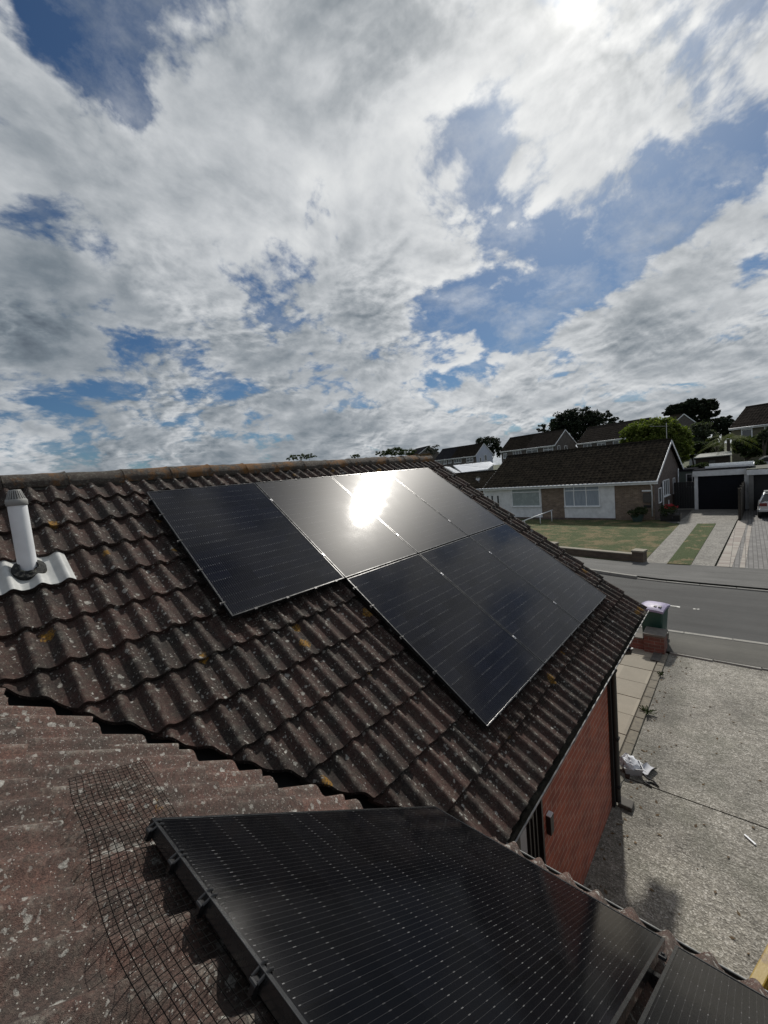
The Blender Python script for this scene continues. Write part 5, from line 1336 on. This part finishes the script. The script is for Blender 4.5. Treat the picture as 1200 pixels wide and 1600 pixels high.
dwell('pair of brown brick houses whose roof is half dark and half lighter brown', (783, 704), (868, 694.5), 78, -4, 5.8, radians(40), M_greyw, M_farroof, [(.04, .12, -1.6, -.6, 2, 0), (.24, .40, -1.55, -.35, 3, 0), (.50, .70, -1.5, -.2, 2, .3), (.80, .96, -1.5, -.35, 2, .4)], [(.5, 1.2, -1.7, -.3), (2.4, 3.2, -1.4, -.4)], roofs=[(0, .50, M_farroof), (.50, 1, M_farroof3)])
dwell('brown brick houses with dark brown roof in front of the broad cypress', (903, 691), (1000, 681), 76, -4, 5.8, radians(40), M_greyw, M_farroof3, [(.10, .24, -1.4, -.2, 2, 0), (.34, .48, -1.4, -.2, 2, .3), (.60, .78, -1.4, -.2, 2, .2)])
dwell('house with a tall brown roof at the top right edge of the picture', (1143, 668), (1212, 658), 58, -2, 5.0, radians(38), plain('olive_render', (.12, .11, .075), .85, .2, 3), M_farroof3, [(.24, .50, -1.35, -.15, 1, .25), (.76, .98, -1.3, -.1, 2, 0)])
dwell('small dark roof peeping over the green tree below the umbrella cypress', (1032, 665), (1052, 662), 92, -2, 4.2, radians(36), M_greyw, M_farroof, [], group=None)
dwell('far dark gabled roof just beyond the end of the near ridge', (636, 712), (655, 710), 112, -6, 7.0, radians(32), M_greyw, M_farroof2, [], group=None)
# side building with the pale roof left of the bungalow
a, b = at(696, 764, 34), at(760, 760, 34)
nb, zr_, ye_, ze_ = building('neighbour_bungalow', 'low dark tiled roof left of the bungalow across the road, past the verge', (33.0, 20.5, GZ), radians(-92), 8.4, 6.0, 2.35, radians(24), M_tanbrick, M_farroof, 'bungalow', dx=.075, gauge=.345)
sd = empty('satellite_dish', 'small satellite dish on a pole on the low neighbouring roof', 'satellite dish', tuple(at(748, 748, 33.5)), 0)
mb = MB(); mb.tube([(0, 0, -.5), (0, 0, .05)], .02, 6); mb.grid(lambda u, v: V((-.05 - .10 * (v * v), sin(2 * pi * u) * .24 * v, .05 + cos(2 * pi * u) * .24 * v)), 16, 4); mb.build('dish', M_clamp, sd)
def flatroof(name, lb, pts, X, thick, m, h=None):
    P_ = [at(px, py, X + k) for px, py, k in pts]; c = sum((Vector(q) for q in P_), V()) / len(P_); r = empty(name, lb, 'conservatory', (c.x, c.y, terr(c.x, c.y))); o_ = V((c.x, c.y, terr(c.x, c.y)))
    mb = MB(); q = [p - o_ for p in P_]; mb.face(q[::-1]); mb.face([p + V((0, 0, -thick)) for p in q])
    for i in range(len(q)): a_, b_ = q[i], q[(i + 1) % len(q)]; mb.face([a_, b_, b_ + V((0, 0, -thick)), a_ + V((0, 0, -thick))])
    mb.build('roof', m, r); mb = MB()
    for i in range(len(q)): a_, b_ = q[i] * .94, q[(i + 1) % len(q)] * .94; a_.z, b_.z = q[i].z - thick, q[(i + 1) % len(q)].z - thick; mb.face([a_, b_, (b_.x, b_.y, -.3), (a_.x, a_.y, -.3)])
    mb.build('wall', M_greyp, r); mb = MB()
    for k in range(1, 6):
        a_ = q[0].lerp(q[1], k / 6); b_ = q[3].lerp(q[2], k / 6); mb.bar(a_ + V((0, 0, .02)), b_ + V((0, 0, .02)), .05, .04)
    mb.build('glazing_bar', M_upvc, r)
    return r
M_poly = plain('polycarbonate', (.55, .57, .60), .35, .06, 3)
flatroof('conservatory', 'conservatory with a wide pale panelled roof below the white gabled terrace', [(708, 727, 8), (766, 721, 8), (772, 725, 5), (762, 733, 0), (722, 738, 0)], 42, .12, M_poly)
flatroof('conservatory', 'small pale glazed roof left of the wide one, touching the near roof verge', [(694, 729, 5), (704, 730, 5), (721, 739, 0), (712, 740, 0)], 42, .10, M_poly)
